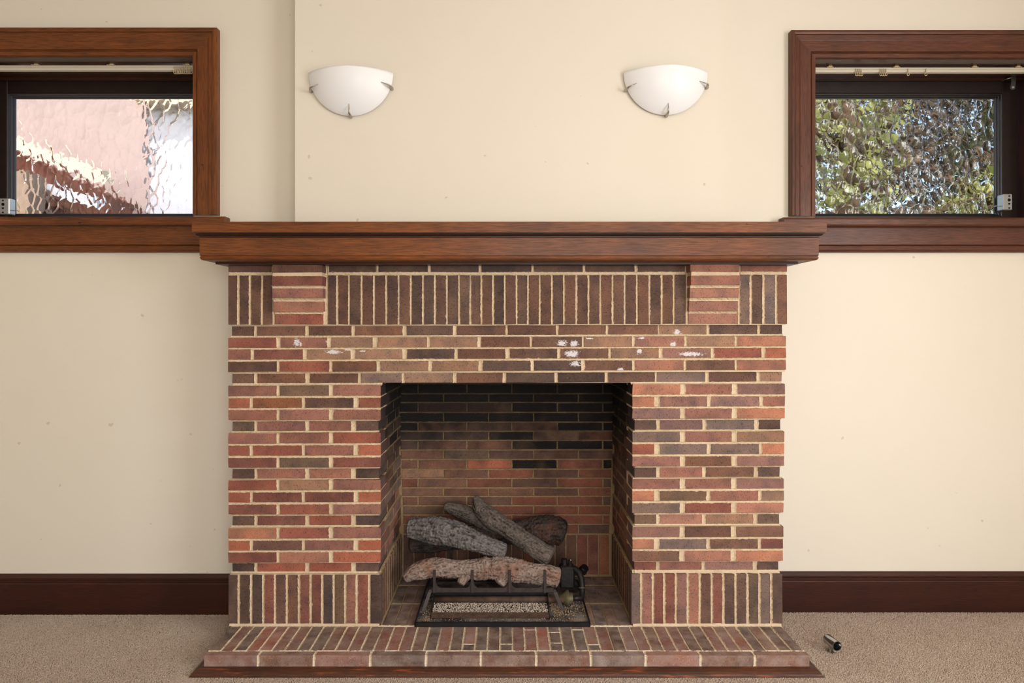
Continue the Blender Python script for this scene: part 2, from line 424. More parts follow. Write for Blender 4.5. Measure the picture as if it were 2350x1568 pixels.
# ------------------------------------------------------------------ windows (structure) with their parts
def window(name, op, y, left):
    x0, x1, z0, z1 = op; e = bpy.data.objects.new(name, None); C.objects.link(e); e.location = ((x0+x1)/2, y, z0); e['kind'] = 'structure'
    W = WX if left else WMX
    cprof = [(0, 0), (0, .010), (.004, .016), (.022, .018), (.026, .014), (.029, .018), (.032, .026), (.085, .028), (.089, .030), (.096, .034), (.112, .036), (.115, .042), (.124, .045), (.134, .044), (.137, .038), (.137, 0)]
    def mp(u, v, h): return (u, y-h, v)
    m = MB(); m.sweep([(x0, 2.053), (x0, z1), (x1, z1), (x1, 2.053)], cprof, mp)
    # three mitred pieces: uprights and head
    def piece(a, b, c, d, ax, nm):
        mm = MB(); rows = []
        for (o, h) in cprof:
            if nm == 'head': rows.append(((x0-o, z1+o, h), (x1+o, z1+o, h)))
            elif nm == 'l': rows.append(((x0-o, 2.053, h), (x0-o, z1+o, h)))
            else: rows.append(((x1+o, 2.053, h), (x1+o, z1+o, h)))
        k = len(rows)
        mm.add([mp(*r[0]) for r in rows]+[mp(*r[1]) for r in rows], [(i, (i+1) % k, (i+1) % k+k, i+k) for i in range(k)]+[tuple(range(k)), tuple(range(k, 2*k))])
        return put('casing', mm, W[ax], e)
    piece(0, 0, 0, 0, 0, 'head'); piece(0, 0, 0, 0, 2, 'l'); piece(0, 0, 0, 0, 2, 'r')
    # stool with rounded nosing, apron below
    xs = (x0-.20, x1+.188) if left else (x0-.188, x1+.20)
    sp = [(0, .010), (0, .047), (-.004, .052), (-.060, .052), (-.068, .047), (-.072, .040), (-.072, .014), (-.066, .006), (-.045, .004)]
    m = MB(); m.prism(sp, lambda p: (xs[0], y+p[0], 1.988+p[1]), lambda p: (xs[1], y+p[0], 1.988+p[1]))
    m.box(x0, x1, y-.002, 3.80, 1.998, 2.045); put('stool', m, W[0], e)
    za = Z(523, y-.03)+.004; zb = Z(579, y-.03)
    ap = [(0, za), (-.028, za), (-.028, zb+.040), (-.022, zb+.036), (-.030, zb+.031), (-.033, zb+.012), (-.026, zb+.002), (0, zb)]
    m = MB(); m.prism(ap, lambda p: (x0-.16, y+p[0], p[1]), lambda p: (x1+.16, y+p[0], p[1])); put('apron', m, W[0], e)
    # reveal lining with stop bead
    m = MB(); m.box(x0, x1, y, 3.80, z1-.0005, z1+.006); m.box(x0, x1, y+.175, y+.19, z1-.010, z1+.001); m.box(x0, x1, 3.715, 3.735, z1-.012, z1+.001); put('head_lining', m, W_rev, e)
    for s in (0, 1):
        xx = (x0, x1)[s]; d = (1, -1)[s]; m = MB()
        m.box(*sorted((xx-.006*d, xx+.0005*d)), y, 3.80, z0, z1); m.box(*sorted((xx, xx+.012*d)), 3.60, 3.66, z0, z1); put('jamb_lining', m, W_revz, e)
    # sash
    sx0, sx1, sz0, sz1 = x0+.012, x1-.012, 2.045, z1-.002; t = .082
    sash = bpy.data.objects.new('sash', None); C.objects.link(sash); attach(sash, e, ((x0+x1)/2, 3.78, z0))
    for (a, b, c, d, nm) in ((sx0, sx0+t, sz0, sz1, 'stile'), (sx1-t, sx1, sz0, sz1, 'stile'), (sx0+t, sx1-t, sz1-t+.006, sz1, 'rail'), (sx0+t, sx1-t, sz0, sz0+.06, 'rail')):
        m = MB(); m.box(a, b, 3.745, 3.80, c, d, b=.003); put(nm, m, W_sash, sash)
    # stepped glazing bead inside the sash
    g0, g1, h0, h1 = sx0+t, sx1-t, sz0+.06, sz1-t+.006
    bp = [(0, 3.752), (0, 3.79), (-.018, 3.79), (-.018, 3.782), (-.012, 3.779), (-.011, 3.768), (-.006, 3.765), (-.004, 3.754)]
    m = MB(); m.sweep([(g0, h0), (g0, h1), (g1, h1), (g1, h0), (g0, h0)], bp, lambda u, v, h: (u, h, v)); put('glazing_bead', m, plain('bead_paint_'+name, (58, 56, 62) if left else (40, 38, 40), .3), sash)
    m = MB(); m.box(g0+.004, g1-.004, 3.790, 3.795, h0+.004, h1-.004); put('pane', m, GL1 if left else GL2, sash)
    return e
window('window_1', wl, YL, True); window('window_2', wr, YR, False)

# ------------------------------------------------------------------ brickwork helpers
PAL = dict(R=(156, 84, 66), r=(130, 72, 60), O=(178, 98, 70), o=(156, 92, 56), P=(154, 102, 88), M=(148, 108, 98), S=(196, 128, 98), T=(158, 122, 98),
           G=(104, 84, 66), g=(122, 104, 96), B=(118, 80, 62), b=(94, 64, 52), D=(86, 66, 57), K=(60, 50, 46), k=(36, 31, 30), W=(176, 120, 100), q=(128, 70, 52))
cache = {}
def brick(parent, x0, x1, y0, y1, z0, z1, c, mat, rz=0.0, tilt=0.0, soldier=False, flat=False):
    """one brick filling the box; soldier bricks are the stretcher mesh turned on end"""
    dx, dy, dz = x1-x0, y1-y0, z1-z0
    if soldier: L, D_, Hh = dz, dy, dx
    elif flat: L, D_, Hh = dy, dz, dx
    else: L, D_, Hh = dx, dy, dz
    key = (round(L, 3), round(D_, 3), round(Hh, 3), R.randrange(3), mat.name)
    if key not in cache:
        rr = random.Random(hash(key[:4]) % 9999)
        vs, fs = bev_box(key[0]/2+.0004, key[1]/2, key[2]/2+.0005, .0015, .0012, rr)
        me = bpy.data.meshes.new('brick'); me.from_pydata(vs, [], fs); me.validate(); fixnormals(me); me.materials.append(mat); cache[key] = me
    o = bpy.data.objects.new('brick', cache[key]); C.objects.link(o)
    j = R.uniform(-.0008, .0008)
    o.parent = parent; o.location = Vector(((x0+x1)/2, (y0+y1)/2+(0 if flat else j), (z0+z1)/2+(j*.8 if flat else 0)))-wloc(parent)
    e = R.uniform(-.004, .004)
    if soldier: o.rotation_euler = (0, math.pi/2 if R.random() < .5 else -math.pi/2, 0)
    elif flat: o.rotation_euler = Matrix(((0, 0, 1), (1, 0, 0), (0, 1, 0))).to_euler()
    else: o.rotation_euler = (0, tilt+e*.5, 0)
    v = R.uniform(1.0, 1.26); hc_ = s2l(PAL[c]); mid = s2l((124, 96, 84)); hcol = [p*.70+q*.30 for p, q in zip(hc_, mid)] if c not in 'k' else hc_; h = R.uniform(-.05, .05)
    o.color = (min(1, hcol[0]*v*(1+h)), hcol[1]*v, hcol[2]*v*(1-h), 1)
    return o
def strip(mb, a0, a1, b0, b1, nrm, over=.0003, sink=.0055, jit=.0014, step=.008):
    """mortar joint between edge a0-a1 and edge b0-b1, ragged edges, slightly hollow"""
    a0, a1, b0, b1, nrm = map(Vector, (a0, a1, b0, b1, nrm)); n = max(2, int((a1-a0).length/step)); base = len(mb.v)
    for i in range(n+1):
        t = i/n; a = a0.lerp(a1, t); b = b0.lerp(b1, t); d = (b-a).normalized()
        ja = R.uniform(-jit, jit)*.8+.0002+(R.uniform(0, .0035) if R.random() < .10 else 0); jb = R.uniform(-jit, jit)*.8+.0002+(R.uniform(0, .0035) if R.random() < .10 else 0)
        mb.v += [tuple(a-d*ja+nrm*over), tuple(a.lerp(b, .28)-nrm*sink*R.uniform(.4, 1.1)), tuple(a.lerp(b, .72)-nrm*sink*R.uniform(.4, 1.1)), tuple(b+d*jb+nrm*over)]
    for i in range(n):
        for j in range(3):
            q = base+i*4+j; mb.f.append((q, q+1, q+5, q+4))

YF = 3.13; REC = .020; U = YF/F
FP = empty('brick_fireplace', (0, YF, .072), 'brown and red brick fireplace surround with banded courses under the timber mantel', 'fireplace')
mort = MB(); NY = (0, -1, 0)
def tl(px): return 4.5*U*(px-524)/1281        # right end of the courses sits a few mm higher
def course(segs, yt, yb, cols, rec=0, deep0=None, deep1=None, taper=0.0, tf=1.0):
    """segs: list of (x0,x1) px; corner bricks get full depth"""
    Y = YF+rec; n = len(segs); yt -= .45; yb += .45
    for i, (a, b) in enumerate(segs):
        z1 = Z(yt, Y)+tf*tl((a+b)/2); z0 = Z(yb, Y)+tf*tl((a+b)/2)
        d = .11
        if i == 0 and deep0: d = deep0-rec
        if i == n-1 and deep1: d = deep1-rec
        if a > 1440: a -= taper*(a-1451)/351; b -= taper*(b-1451)/351
        brick(FP, X(a, Y), X(b, Y), Y, Y+d, z0, z1, cols[i], BR, tilt=-tf*4.5/1281)
        if i:
            pa = segs[i-1][1]
            if a > 1440: pa -= taper*(pa-1451)/351
            xa, xb = X(pa, Y), X(a, Y)
            strip(mort, (xa, Y, z0-.002), (xa, Y, z1+.002), (xb, Y, z0-.002), (xb, Y, z1+.002), NY)
    return (X(segs[0][0], Y), X(segs[-1][1]-(taper if segs[-1][1] > 1440 else 0), Y), Y, Z(yt, Y), Z(yb, Y), tf, segs[0][0], segs[-1][1])
def bed(up, lo):
    """horizontal joint between two courses (tuples from course())"""
    x0 = min(up[0], lo[0]); x1 = max(up[1], lo[1])
    x0 = max(up[0], lo[0])-.004 if abs(up[2]-lo[2]) > .01 else x0+.001; x1 = min(up[1], lo[1])+.004 if abs(up[2]-lo[2]) > .01 else x1-.001
    p0, p1 = min(up[6], lo[6]), max(up[7], lo[7])
    def zz(c, z, p): return z+c[5]*tl(p)
    strip(mort, (x0, up[2], zz(up, up[4], p0)), (x1, up[2], zz(up, up[4], p1)), (x0, lo[2], zz(lo, lo[3], p0)), (x1, lo[2], zz(lo, lo[3], p1)), NY if abs(up[2]-lo[2]) < .01 else (0, -.8, .6 if up[2] > lo[2] else -.6))

# upper full-width courses
C1 = course([(532,583.5),(590,701),(709,807),(815,923.7),(933,1039.6),(1048,1160),(1166,1275.8),(1282,1390),(1396,1509.5),(1513.5,1621),(1628,1738),(1744.6,1794.7)], 750.6, 770.9, 'DBbBDbbBBTDD', REC, .30, .30)
C2 = course([(523.5,634.4),(643.8,751),(760,855.4),(866.6,980),(987,1096),(1104,1215.6),(1221.7,1334.8),(1341,1450),(1457,1570.5),(1577,1685.7),(1692,1804)], 777, 798.3, 'RPTTTbDTWTW', 0, .30, .30)
C3 = course([(523.5,575.5),(583.5,695.5),(705,804.5),(815,923.7),(934,1043),(1051,1160),(1170,1279),(1286,1396),(1403,1512),(1521,1631),(1639,1747),(1756.6,1804)], 803.6, 825, 'PrTTDbbBTMRO', 0, .30, .30)
C4 = course([(523.5,635.7),(642,755),(763,863.4),(873,983),(992,1098),(1108,1218),(1226,1334),(1342,1451),(1457,1569),(1575,1686),(1692,1803.5)], 831, 853, 'bRBTTDKBWBW', 0, .30, .30)
C5 = course([(533,583.5),(591,701),(711,822),(829,922),(929,1039),(1048,1153),(1162,1272.5),(1280,1387.5),(1395.5,1503),(1508,1618),(1627,1736),(1744.6,1794)], 858.5, 879.8, 'DBbgTBKKDgbT', REC, .30, .30)
for a, b in ((C1, C2), (C2, C3), (C3, C4), (C4, C5)): bed(a, b)
# jambs: sixteen courses each side, every fourth one set back
tops = [886.7, 914.7, 942, 968.2, 996, 1023.6, 1051.7, 1077, 1103.6, 1131.4, 1159, 1185, 1213.7, 1241.8, 1269, 1293.5]
bots = [908.8, 936.4, 963.9, 989.6, 1017.8, 1045.8, 1073.3, 1098.6, 1125.3, 1152.8, 1180.6, 1206, 1236, 1263.4, 1291.4, 1312]
LA = [(524,634.7),(642,755),(765,874)]; LB = [(524,573.5),(581,693),(700.5,811.6),(823,874)]; LD = [(533.5,584),(591.3,700.7),(710.5,806),(817,869)]
RA = [(1451,1561),(1573,1680),(1692.5,1802)]; RB = [(1451,1501.6),(1514,1623),(1632,1743),(1751,1802)]; RD = [(1456,1506.6),(1515,1612.5),(1621.5,1731.8),(1742,1792)]
lc = ['PGP','OobR','PPP','GPPD','PPR','RRPO','rGr','DPWK','RTP','RrrO','rRW','DrRK','SRP','ObPO','rWO','KRRD']
rc = ['SPM','SMMP','MPS','DMgK','gPT','RggS','PBM','DPBD','PPM','SGPT','grW','GWTG','MbB','SgBr','BWS','rPMD']
LJ, RJ = [], []
for i in range(16):
    k = 'ABAD'[i % 4]
    for (S_, cols, lst, tp) in (({'A': LA, 'B': LB, 'D': LD}[k], lc[i], LJ, 0), ({'A': RA, 'B': RB, 'D': RD}[k], rc[i], RJ, max(0, (tops[i]-886)/430*6))):
        left = S_[0][0] < 1000; inner = .11 if k == 'A' else .23
        # at an opening corner stretchers show their header, halves show their long side
        lst.append(course(S_, tops[i], bots[i], cols, REC if k == 'D' else 0, .30 if left else inner, inner if left else .30, tp))
for J in (LJ, RJ):
    for a, b in zip(J, J[1:]): bed(a, b)
lo = (X(869, YF+REC), 0)
for J, (a, b) in ((LJ, (533, 874)), (RJ, (1451, 1794))):
    c5 = (X(a, YF), X(b, YF), YF+REC, C5[3], C5[4], 1.0, a, b); bed(c5, J[0])
# soldier bases
def soldiers(xs, yt, yb, cols, Y, tf, parent, mat, ymort, d=.11, deep0=0, deep1=0, jw=.0118):
    rng = [(X(xs[i], Y)+(jw/2 if i else 0), X(xs[i+1], Y)-(jw/2 if i < len(xs)-2 else 0)) for i in range(len(xs)-1)]
    for i, (a, b) in enumerate(rng):
        pm = (xs[i]+xs[i+1])/2; dd = deep0 if (i == 0 and deep0) else deep1 if (i == len(rng)-1 and deep1) else d
        z0, z1 = Z(yb, Y)+tf*tl(pm)+R.uniform(-.001, .001), Z(yt, Y)+tf*tl(pm)
        brick(parent, a, b, Y, Y+dd, z0, z1, cols[i], mat, soldier=True)
        if i: strip(ymort, (rng[i-1][1], Y, z0-.002), (rng[i-1][1], Y, z1+.001), (a, Y, z0-.002), (a, Y, z1+.001), NY)
    return rng
soldiers([524, 548.3, 576.6, 604.3, 631.5, 658.5, 686.6, 713.2, 739.8, 766.4, 792.6, 819, 847.4, 874], 1320.4, 1431.5, 'DDKrbBrrKGPrK', YF-.002, 0, FP, BR, mort, deep0=.30, deep1=.05)
soldiers([1449.4, 1472, 1498.6, 1524.6, 1551.3, 1578.7, 1606, 1633.7, 1660.4, 1688.3, 1715.7, 1743, 1770.3, 1795.5], 1318.6, 1431.5, 'gPrrMWbrDDGgD', YF-.002, 0, FP, BR, mort, deep0=.05, deep1=.30)
for (a, b, J) in ((524, 874, LJ), (1449.4, 1795.5, RJ)):
    y1 = Z(bots[15], YF+REC)+(0 if a < 1000 else tl(1600)); z1 = Z(1320, YF)
    xa, xb = X(a, YF)+.006, X(b, YF)-.006
    strip(mort, (xa, YF+REC, y1), (xb, YF+REC, y1), (xa, YF+.004, z1+.001), (xb, YF+.004, z1+.001), (0, -.5, .8))
    strip(mort, (xa, YF, Z(1431.2, YF)), (xb, YF, Z(1431.2, YF)), (xa, YF-.006, .0735), (xb, YF-.006, .0735), NY, sink=.0005, jit=.002)
# soldier band under the mantel, corbel blocks and the top course
dark = [R.choice('DbbbbDDDb') for _ in range(30)]; dark[7] = 'K'; dark[14] = 'K'; dark[25] = 'b'
mids = [753, 774.2, 801, 830, 858.6, 886.7, 915, 943, 971, 998.5, 1026, 1054, 1079.5, 1105, 1132, 1159, 1185.6, 1212, 1239, 1267, 1294.6, 1323, 1351, 1378, 1406, 1434, 1462, 1490.6, 1518.8, 1546.4, 1573]
soldiers(mids, 632.7, 745, dark, YF, .4, FP, BR, mort, jw=.0095)
soldiers([524, 547, 573.8, 601.3, 624], 632.7, 745, 'bbbb', YF, .4, FP, BR, mort, deep0=.30)
soldiers([1699.6, 1723, 1752.5, 1781.5, 1806], 632.7, 745, 'gDgB', YF, .4, FP, BR, mort, deep1=.30)
cy = [(608, 625.3), (634, 655.4), (662.2, 684), (692.5, 715), (721.3, 744.2)]
for side, cols in ((0, 'brPWR'), (1, 'PPWPW')):
    for i, (yt, yb) in enumerate(cy):
        pr = (.066, .062, .044, .024, .004)[i]; Y = YF-pr
        a, b = ((625, 738), (624.5, 739.3), (624.5, 741), (627.5, 742), (631, 742))[i] if side == 0 else ((1585, 1696.5), (1586, 1698), (1583.5, 1696), (1581.3, 1694), (1580, 1692))[i]
        dz = .4*tl((a+b)/2)
        brick(FP, X(a, Y), X(b, Y), Y, YF+.10, Z(yb, Y)+dz, Z(yt, Y)+dz, cols[i], BR)
        if i:
            pYt = YF-(.066, .062, .044, .024, .004)[i-1]; z1 = Z(cy[i-1][1], pYt)+dz; z0 = Z(yt, Y)+dz
            mort.box(X(a, Y)+.002, X(b, Y)-.002, Y+.002, YF+.09, z0-.002, z1+.002)
            strip(mort, (X(a, Y)+.001, pYt+.003, z1), (X(b, Y)-.001, pYt+.003, z1), (X(a, Y)+.001, Y, z0), (X(b, Y)-.001, Y, z0), (0, -.9, -.3))
for (a, b, c) in ((524, 622, 'b'), (755, 864, 'K'), (869, 981, 'K'), (989, 1098.5, 'K'), (1105, 1218.5, 'K'), (1226, 1337, 'D'), (1344, 1456, 'K'), (1463, 1572, 'D'), (1701, 1806, 'P')):
    brick(FP, X(a, YF), X(b, YF), YF, YF+(.3 if a in (524, 1701) else .1), Z(625.3, YF)+.4*tl(a), Z(606, YF)+.4*tl(a), c, BR)
    if 755 < a < 1500: strip(mort, (X(a-6.5, YF), YF, Z(626, YF)), (X(a-6.5, YF), YF, Z(606, YF)), (X(a, YF), YF, Z(626, YF)), (X(a, YF), YF, Z(606, YF)), NY)
for (a, b) in ((524, 626), (746, 1580), (1697, 1805)):
    z = lambda q, p: Z(q, YF)+.4*tl(p)
    strip(mort, (X(a, YF)+.002, YF, z(625.3, a)), (X(b, YF)-.002, YF, z(625.3, b)), (X(a, YF)+.002, YF, z(632.7, a)), (X(b, YF)-.002, YF, z(632.7, b)), NY)
for (a, b) in ((742.5, 752.5), (1573.5, 1580), (626, 630), (1693.5, 1699)):
    strip(mort, (X(a, YF), YF, Z(745, YF)), (X(a, YF), YF, Z(608, YF)), (X(b, YF), YF, Z(745, YF)), (X(b, YF), YF, Z(608, YF)), NY)
# bottom of the lintel course
# solid core behind the faces (closes the joints)
core = MB()
xl, xr = X(524, YF), X(1805, YF)
core.box(xl+.004, xr-.004, YF+.0045, 3.24, Z(746, YF), 1.765)
core.box(xl+.026, xr-.026, YF+REC+.0045, 3.24, Z(880, YF+REC)+.003, Z(745, YF))
core.box(xl+.006, xr-.006, YF+.0045, 3.24, Z(854, YF), Z(777, YF))
for (a, b, c, d) in ((xl+.026, -.612, 0, 1), (.609, X(1796, YF)-.022, 1, 0)):
    core.box(a, b, YF+REC+.0045, YL-.001, .072, Z(880, YF+REC))
    for g in range(4):
        i0 = g*4; core.box((xl+.005 if c == 0 else .594), (-.597 if c == 0 else X(1797, YF)-.006), YF+.0045, 3.30, Z(bots[i0+2]+1, YF)+(0 if c == 0 else .008), Z(tops[i0]-1.5, YF)+(0 if c == 0 else .008))
core.box(xl+.006, -.600, YF+.004, YL-.001, .0725, Z(1319, YF)); core.box(.596, X(1795, YF)-.004, YF+.004, YL-.001, .0725, Z(1319, YF))
core.box(xl+.03, -.75, 3.24, YL-.001, 1.1, 1.765); core.box(.75, xr-.03, 3.24, YL-.001, 1.1, 1.765)
# bevelled pads that step out from the set-back courses
n0 = len(mort.v); mort.f += [tuple(i+n0 for i in f) for f in core.f]; mort.v += core.v
mo = put('mortar', mort, MO, FP, recalc=False)

# ------------------------------------------------------------------ firebox lining
FB = empty('brick_firebox', (0, 3.45, .072), 'soot-blackened brick firebox recess lined with brick, behind the gas log fire', 'firebox')
fm = MB(); YB = 3.752; ZF = .072; zL = Z(880, YF)
def bxz(py): return Z(py, YB)
hj = [1226, 1203.4, 1182, 1160.7, 1139.6, 1120, 1098, 1077, 1054.5, 1033, 1011, 990, 969.3, 946.8, 924.3, 904, 881, 859]   # joint centres, bottom to top
backcols = {15: 'kkkkkk', 14: 'kkkkk', 13: 'kBBkkk', 12: 'kkkkk', 11: 'kBDBkk', 10: 'KKkTB', 9: 'DBBkkk', 8: 'PGbbb', 7: 'BPOkRk', 6: 'TPRbr', 5: 'RBRbrD', 4: 'BBBbr', 3: 'PBbRRD', 2: 'GRRrr', 1: 'RRrrrr', 0: 'rrrrD'}
for i in range(17):
    zb, zt = bxz(hj[i])+.0045, bxz(hj[i+1])-.0045
    k = 16-i-1 if False else i
    js = [960, 1072, 1175, 1279, 1383] if (i % 2) else [1018.5, 1122, 1224.5, 1327.5]
    lean = (hj[0]-hj[i])/345.
    el, er = 925-13*lean, 1400+14*lean
    xs = [X(el, YB)]+[X(q-14*(lean-.5)*(0), YB) for q in js]+[X(er, YB)]
    cols = backcols.get(i, 'kkkkkk').replace('R', 'r').replace('r', 'q').replace('P', 'B')
    for q in range(len(xs)-1):
        a = xs[q]+(.0045 if q else .006); b = xs[q+1]-(.0045 if q < len(xs)-2 else .006)
        brick(FB, a, b, YB, YB+.04, zb, zt, cols[q % len(cols)], BRF)
        if q: strip(fm, (xs[q]-.0045, YB, zb), (xs[q]-.0045, YB, zt), (xs[q]+.0045, YB, zb), (xs[q]+.0045, YB, zt), NY, jit=.001)
    strip(fm, (xs[0], YB, zb-.009), (xs[-1], YB, zb-.009), (xs[0], YB, zb), (xs[-1], YB, zb), NY, jit=.001)
sx = [X(925+25*i*.9974, YB) for i in range(20)]
for i in range(19):
    brick(FB, sx[i]+.004, sx[i+1]-.004, YB, YB+.04, ZF+.012, bxz(1226)-.0045, R.choice('qBbobDDb'), BRF, soldier=True)
    strip(fm, (sx[i]-.004, YB, ZF), (sx[i]-.004, YB, bxz(1226)), (sx[i]+.004, YB, ZF), (sx[i]+.004, YB, bxz(1226)), NY, jit=.001)
# side walls, course by course with the front
for sgn in (-1, 1):
    for i in range(16):
        k = 'ABAD'[i % 4]; rec = .010 if k == 'D' else 0
        xf = sgn*(.594+rec) if sgn > 0 else -(.594+rec); xo = xf+sgn*.06
        dz = 0 if sgn < 0 else tl(1451)
        z0, z1 = Z(bots[i], YF)+dz, Z(tops[i], YF)+dz
        if k == 'D': z0, z1 = Z(bots[i], YF+REC)+dz, Z(tops[i], YF+REC)+dz
        ys = [3.25, 3.49, 3.735] if k == 'A' else [3.37, 3.61, 3.735]
        h = (z0+z1)/2
        pool = 'kkkkk' if h > 1.02 else 'KDkKb' if h > .85 else 'DbBgb' if h > .6 else 'BMPbg'
        if sgn > 0 and h < .85: pool = 'brBbD'
        for q in range(len(ys)-1):
            brick(FB, min(xf, xo), max(xf, xo), ys[q], ys[q+1]-.009, z0, z1, R.choice(pool), BRF)
            strip(fm, (xf, ys[q]-.009, z0), (xf, ys[q]-.009, z1), (xf, ys[q], z0), (xf, ys[q], z1), (-sgn, 0, 0), jit=.001)
        if i < 15:
            k2 = 'ABAD'[(i+1) % 4]; xg = sgn*(.594+(.010 if k2 == 'D' else 0)); zn = Z(tops[i+1], YF+(REC if k2 == 'D' else 0))+dz
            strip(fm, (xf, YF+.012, z0), (xf, YB, z0), (xg, YF+.012, zn), (xg, YB, zn), (-sgn, 0, 0), jit=.001)
    yy = 3.185; x = sgn*.592
    z0, z1 = ZF+.012, Z(1320, YF)
    q = 0
    while yy < 3.73:
        brick(FB, min(x, x+sgn*.06), max(x, x+sgn*.06), yy, yy+.047, z0, z1, R.choice('DbBbg' if sgn < 0 else 'DbbrD'), BRF)
        strip(fm, (x, yy-.010, z0), (x, yy-.010, z1), (x, yy, z0), (x, yy, z1), (-sgn, 0, 0), jit=.001); yy += .0575
    strip(fm, (x+sgn*.010, YF+.012, Z(bots[15], YF)), (x+sgn*.010, YB, Z(bots[15], YF)), (x, YF+.004, z1), (x, YB, z1), (-sgn*.7, 0, .7), jit=.001)
    strip(fm, (x, YF+.004, z0), (x, YB, z0), (x-sgn*.002, YF+.004, ZF), (x-sgn*.002, YB, ZF), (-sgn, 0, 0), jit=.001)
# floor of the firebox: bricks running front to back
nfl = 21; wfl = 1.176/nfl
for i in range(nfl):
    a = -.588+i*wfl
    if -.38 < a+wfl/2 < .34: continue
    for (y0, y1) in ((3.140, 3.372), (3.383, 3.615), (3.626, 3.745)):
        brick(FB, a+.0025, a+wfl-.0025, y0, y1, ZF-.055, ZF+.0005, R.choice('DbgbBg' if y0 < 3.2 else 'bDbBD'), BRA, flat=True)
    strip(fm, (a-.002, 3.135, ZF), (a-.002, YB, ZF), (a+.002, 3.135, ZF), (a+.002, YB, ZF), (0, 0, 1), jit=.0006, over=.0004, sink=.001)
for y in (3.3775, 3.6205): strip(fm, (-.588, y-.005, ZF), (.588, y-.005, ZF), (-.588, y+.005, ZF), (.588, y+.005, ZF), (0, 0, 1), jit=.001, over=.0006)
# mortar bed behind the lining
fm.box(-.72, .72, YB+.005, 3.84, 0, 1.72)
for sgn in (-1, 1): fm.box(*sorted((sgn*.609, sgn*.735)), 3.25, YB+.01, 0, 1.72)
fm.box(-.60, .60, 3.135, YB+.01, .004, ZF-.003)
put('mortar', fm, MOF, FB, recalc=False)
m = MB(); m.box(-.72, .72, 3.24, 3.84, 1.55, 1.74); m.box(-.60, .60, 3.155, 3.24, Z(880, YF)-.001, Z(880, YF)+.012); put('lintel_plate', m, VOID, FB)

# ------------------------------------------------------------------ hearth
HE = empty('brick_hearth', (0, 2.99, 0), 'low raised brick hearth slab of bricks on edge, edged with worn timber, on the carpet', 'hearth')
hm = MB(); hx0, hx1 = -1.296, 1.293; nb = 47; wb = (hx1-hx0)/nb
split = {20: ((2.892, 2.946), (2.953, 3.120)), 23: ((2.892, 2.946), (2.953, 3.120)), 25: ((2.892, 3.085), (3.092, 3.120)), 27: ((2.892, 2.957), (2.962, 3.060), (3.066, 3.120)), 29: ((2.892, 3.085), (3.092, 3.120)), 30: ((2.892, 2.940), (2.948, 3.120))}
hc = [R.choice('rrRbBDrPbBrM') for _ in range(nb)]
for i, c in ((0, 'D'), (1, 'r'), (3, 'R'), (4, 'R'), (20, 'P'), (21, 'D'), (22, 'b'), (23, 'D'), (24, 'r'), (25, 'r'), (26, 'R'), (27, 'D'), (28, 'D'), (29, 'D'), (30, 'P'), (31, 'r'), (45, 'D'), (46, 'D'), (44, 'B')): hc[i] = c
for i in range(nb):
    a = hx0+i*wb; jx = R.uniform(-.001, .001)
    for j, (y0, y1) in enumerate(split.get(i, ((2.892, 3.120),))):
        c = hc[i] if not (i in (20, 30) and j == 0) else 'K'
        brick(HE, a+.0046+jx, a+wb-.0046+jx, y0+R.uniform(-.001, .001), y1, .024, .0718, c, BRH, flat=True)
        if j: strip(hm, (a, y0-.007, .072), (a+wb, y0-.007, .072), (a, y0, .072), (a+wb, y0, .072), (0, 0, 1))
    if i: strip(hm, (a-.0046, 2.886, .072), (a-.0046, 3.124, .072), (a+.0046, 2.886, .072), (a+.0046, 3.124, .072), (0, 0, 1))
fx = [468, 592.6, 721, 850, 978, 1104, 1231, 1356.6, 1482, 1608, 1733, 1857]
for i in range(11):
    a, b = X(fx[i], 2.847)+(.006 if i else 0), X(fx[i+1], 2.847)-(.006 if i < 10 else 0)
    brick(HE, a, b, 2.847, 2.884, .006, .0715, 'PBPbBBBgPBB'[i], BRH)
    if i:
        xa = X(fx[i], 2.847)
        strip(hm, (xa-.006, 2.847, .02), (xa-.006, 2.847, .0715), (xa+.006, 2.847, .02), (xa+.006, 2.847, .0715), NY)
        strip(hm, (xa-.006, 2.847, .0715), (xa-.006, 2.886, .0715), (xa+.006, 2.847, .0715), (xa+.006, 2.886, .0715), (0, 0, 1))
strip(hm, (hx0, 2.884, .0717), (hx1, 2.884, .0717), (hx0, 2.892, .0717), (hx1, 2.892, .0717), (0, 0, 1))
strip(hm, (hx0, 3.120, .072), (hx1, 3.120, .072), (hx0, 3.131, .073), (hx1, 3.131, .073), (0, 0, 1), jit=.003)
hm.box(hx0+.004, hx1-.004, 2.852, 3.134, .001, .0675); put('mortar', hm, MOH, HE, recalc=False)
tp = [(0, 0), (.040, 0), (.040, .004), (.036, .011), (.027, .018), (.014, .024), (0, .026)]
for nm, a, b in (('front', (-1.298, 2.845), (1.296, 2.845)), ('l', (-1.298, 3.12), (-1.298, 2.845)), ('r', (1.296, 2.845), (1.296, 3.12))):
    m = MB(); vs0 = []; vs1 = []
    for (o, h) in tp:
        if nm == 'front': vs0.append((a[0]-o, a[1]-o, h)); vs1.append((b[0]+o, b[1]-o, h))
        elif nm == 'l': vs0.append((a[0]-o, a[1], h)); vs1.append((b[0]-o, b[1]-o, h))
        else: vs0.append((a[0]+o, a[1]-o, h)); vs1.append((b[0]+o, b[1], h))
    k = len(tp); m.add(vs0+vs1, [(i, (i+1) % k, (i+1) % k+k, i+k) for i in range(k)]+[tuple(range(k)), tuple(range(k, 2*k))])
    tr = put('timber_edging', m, W_worn, HE)
tr['label'] = 'worn brown timber edging strip'

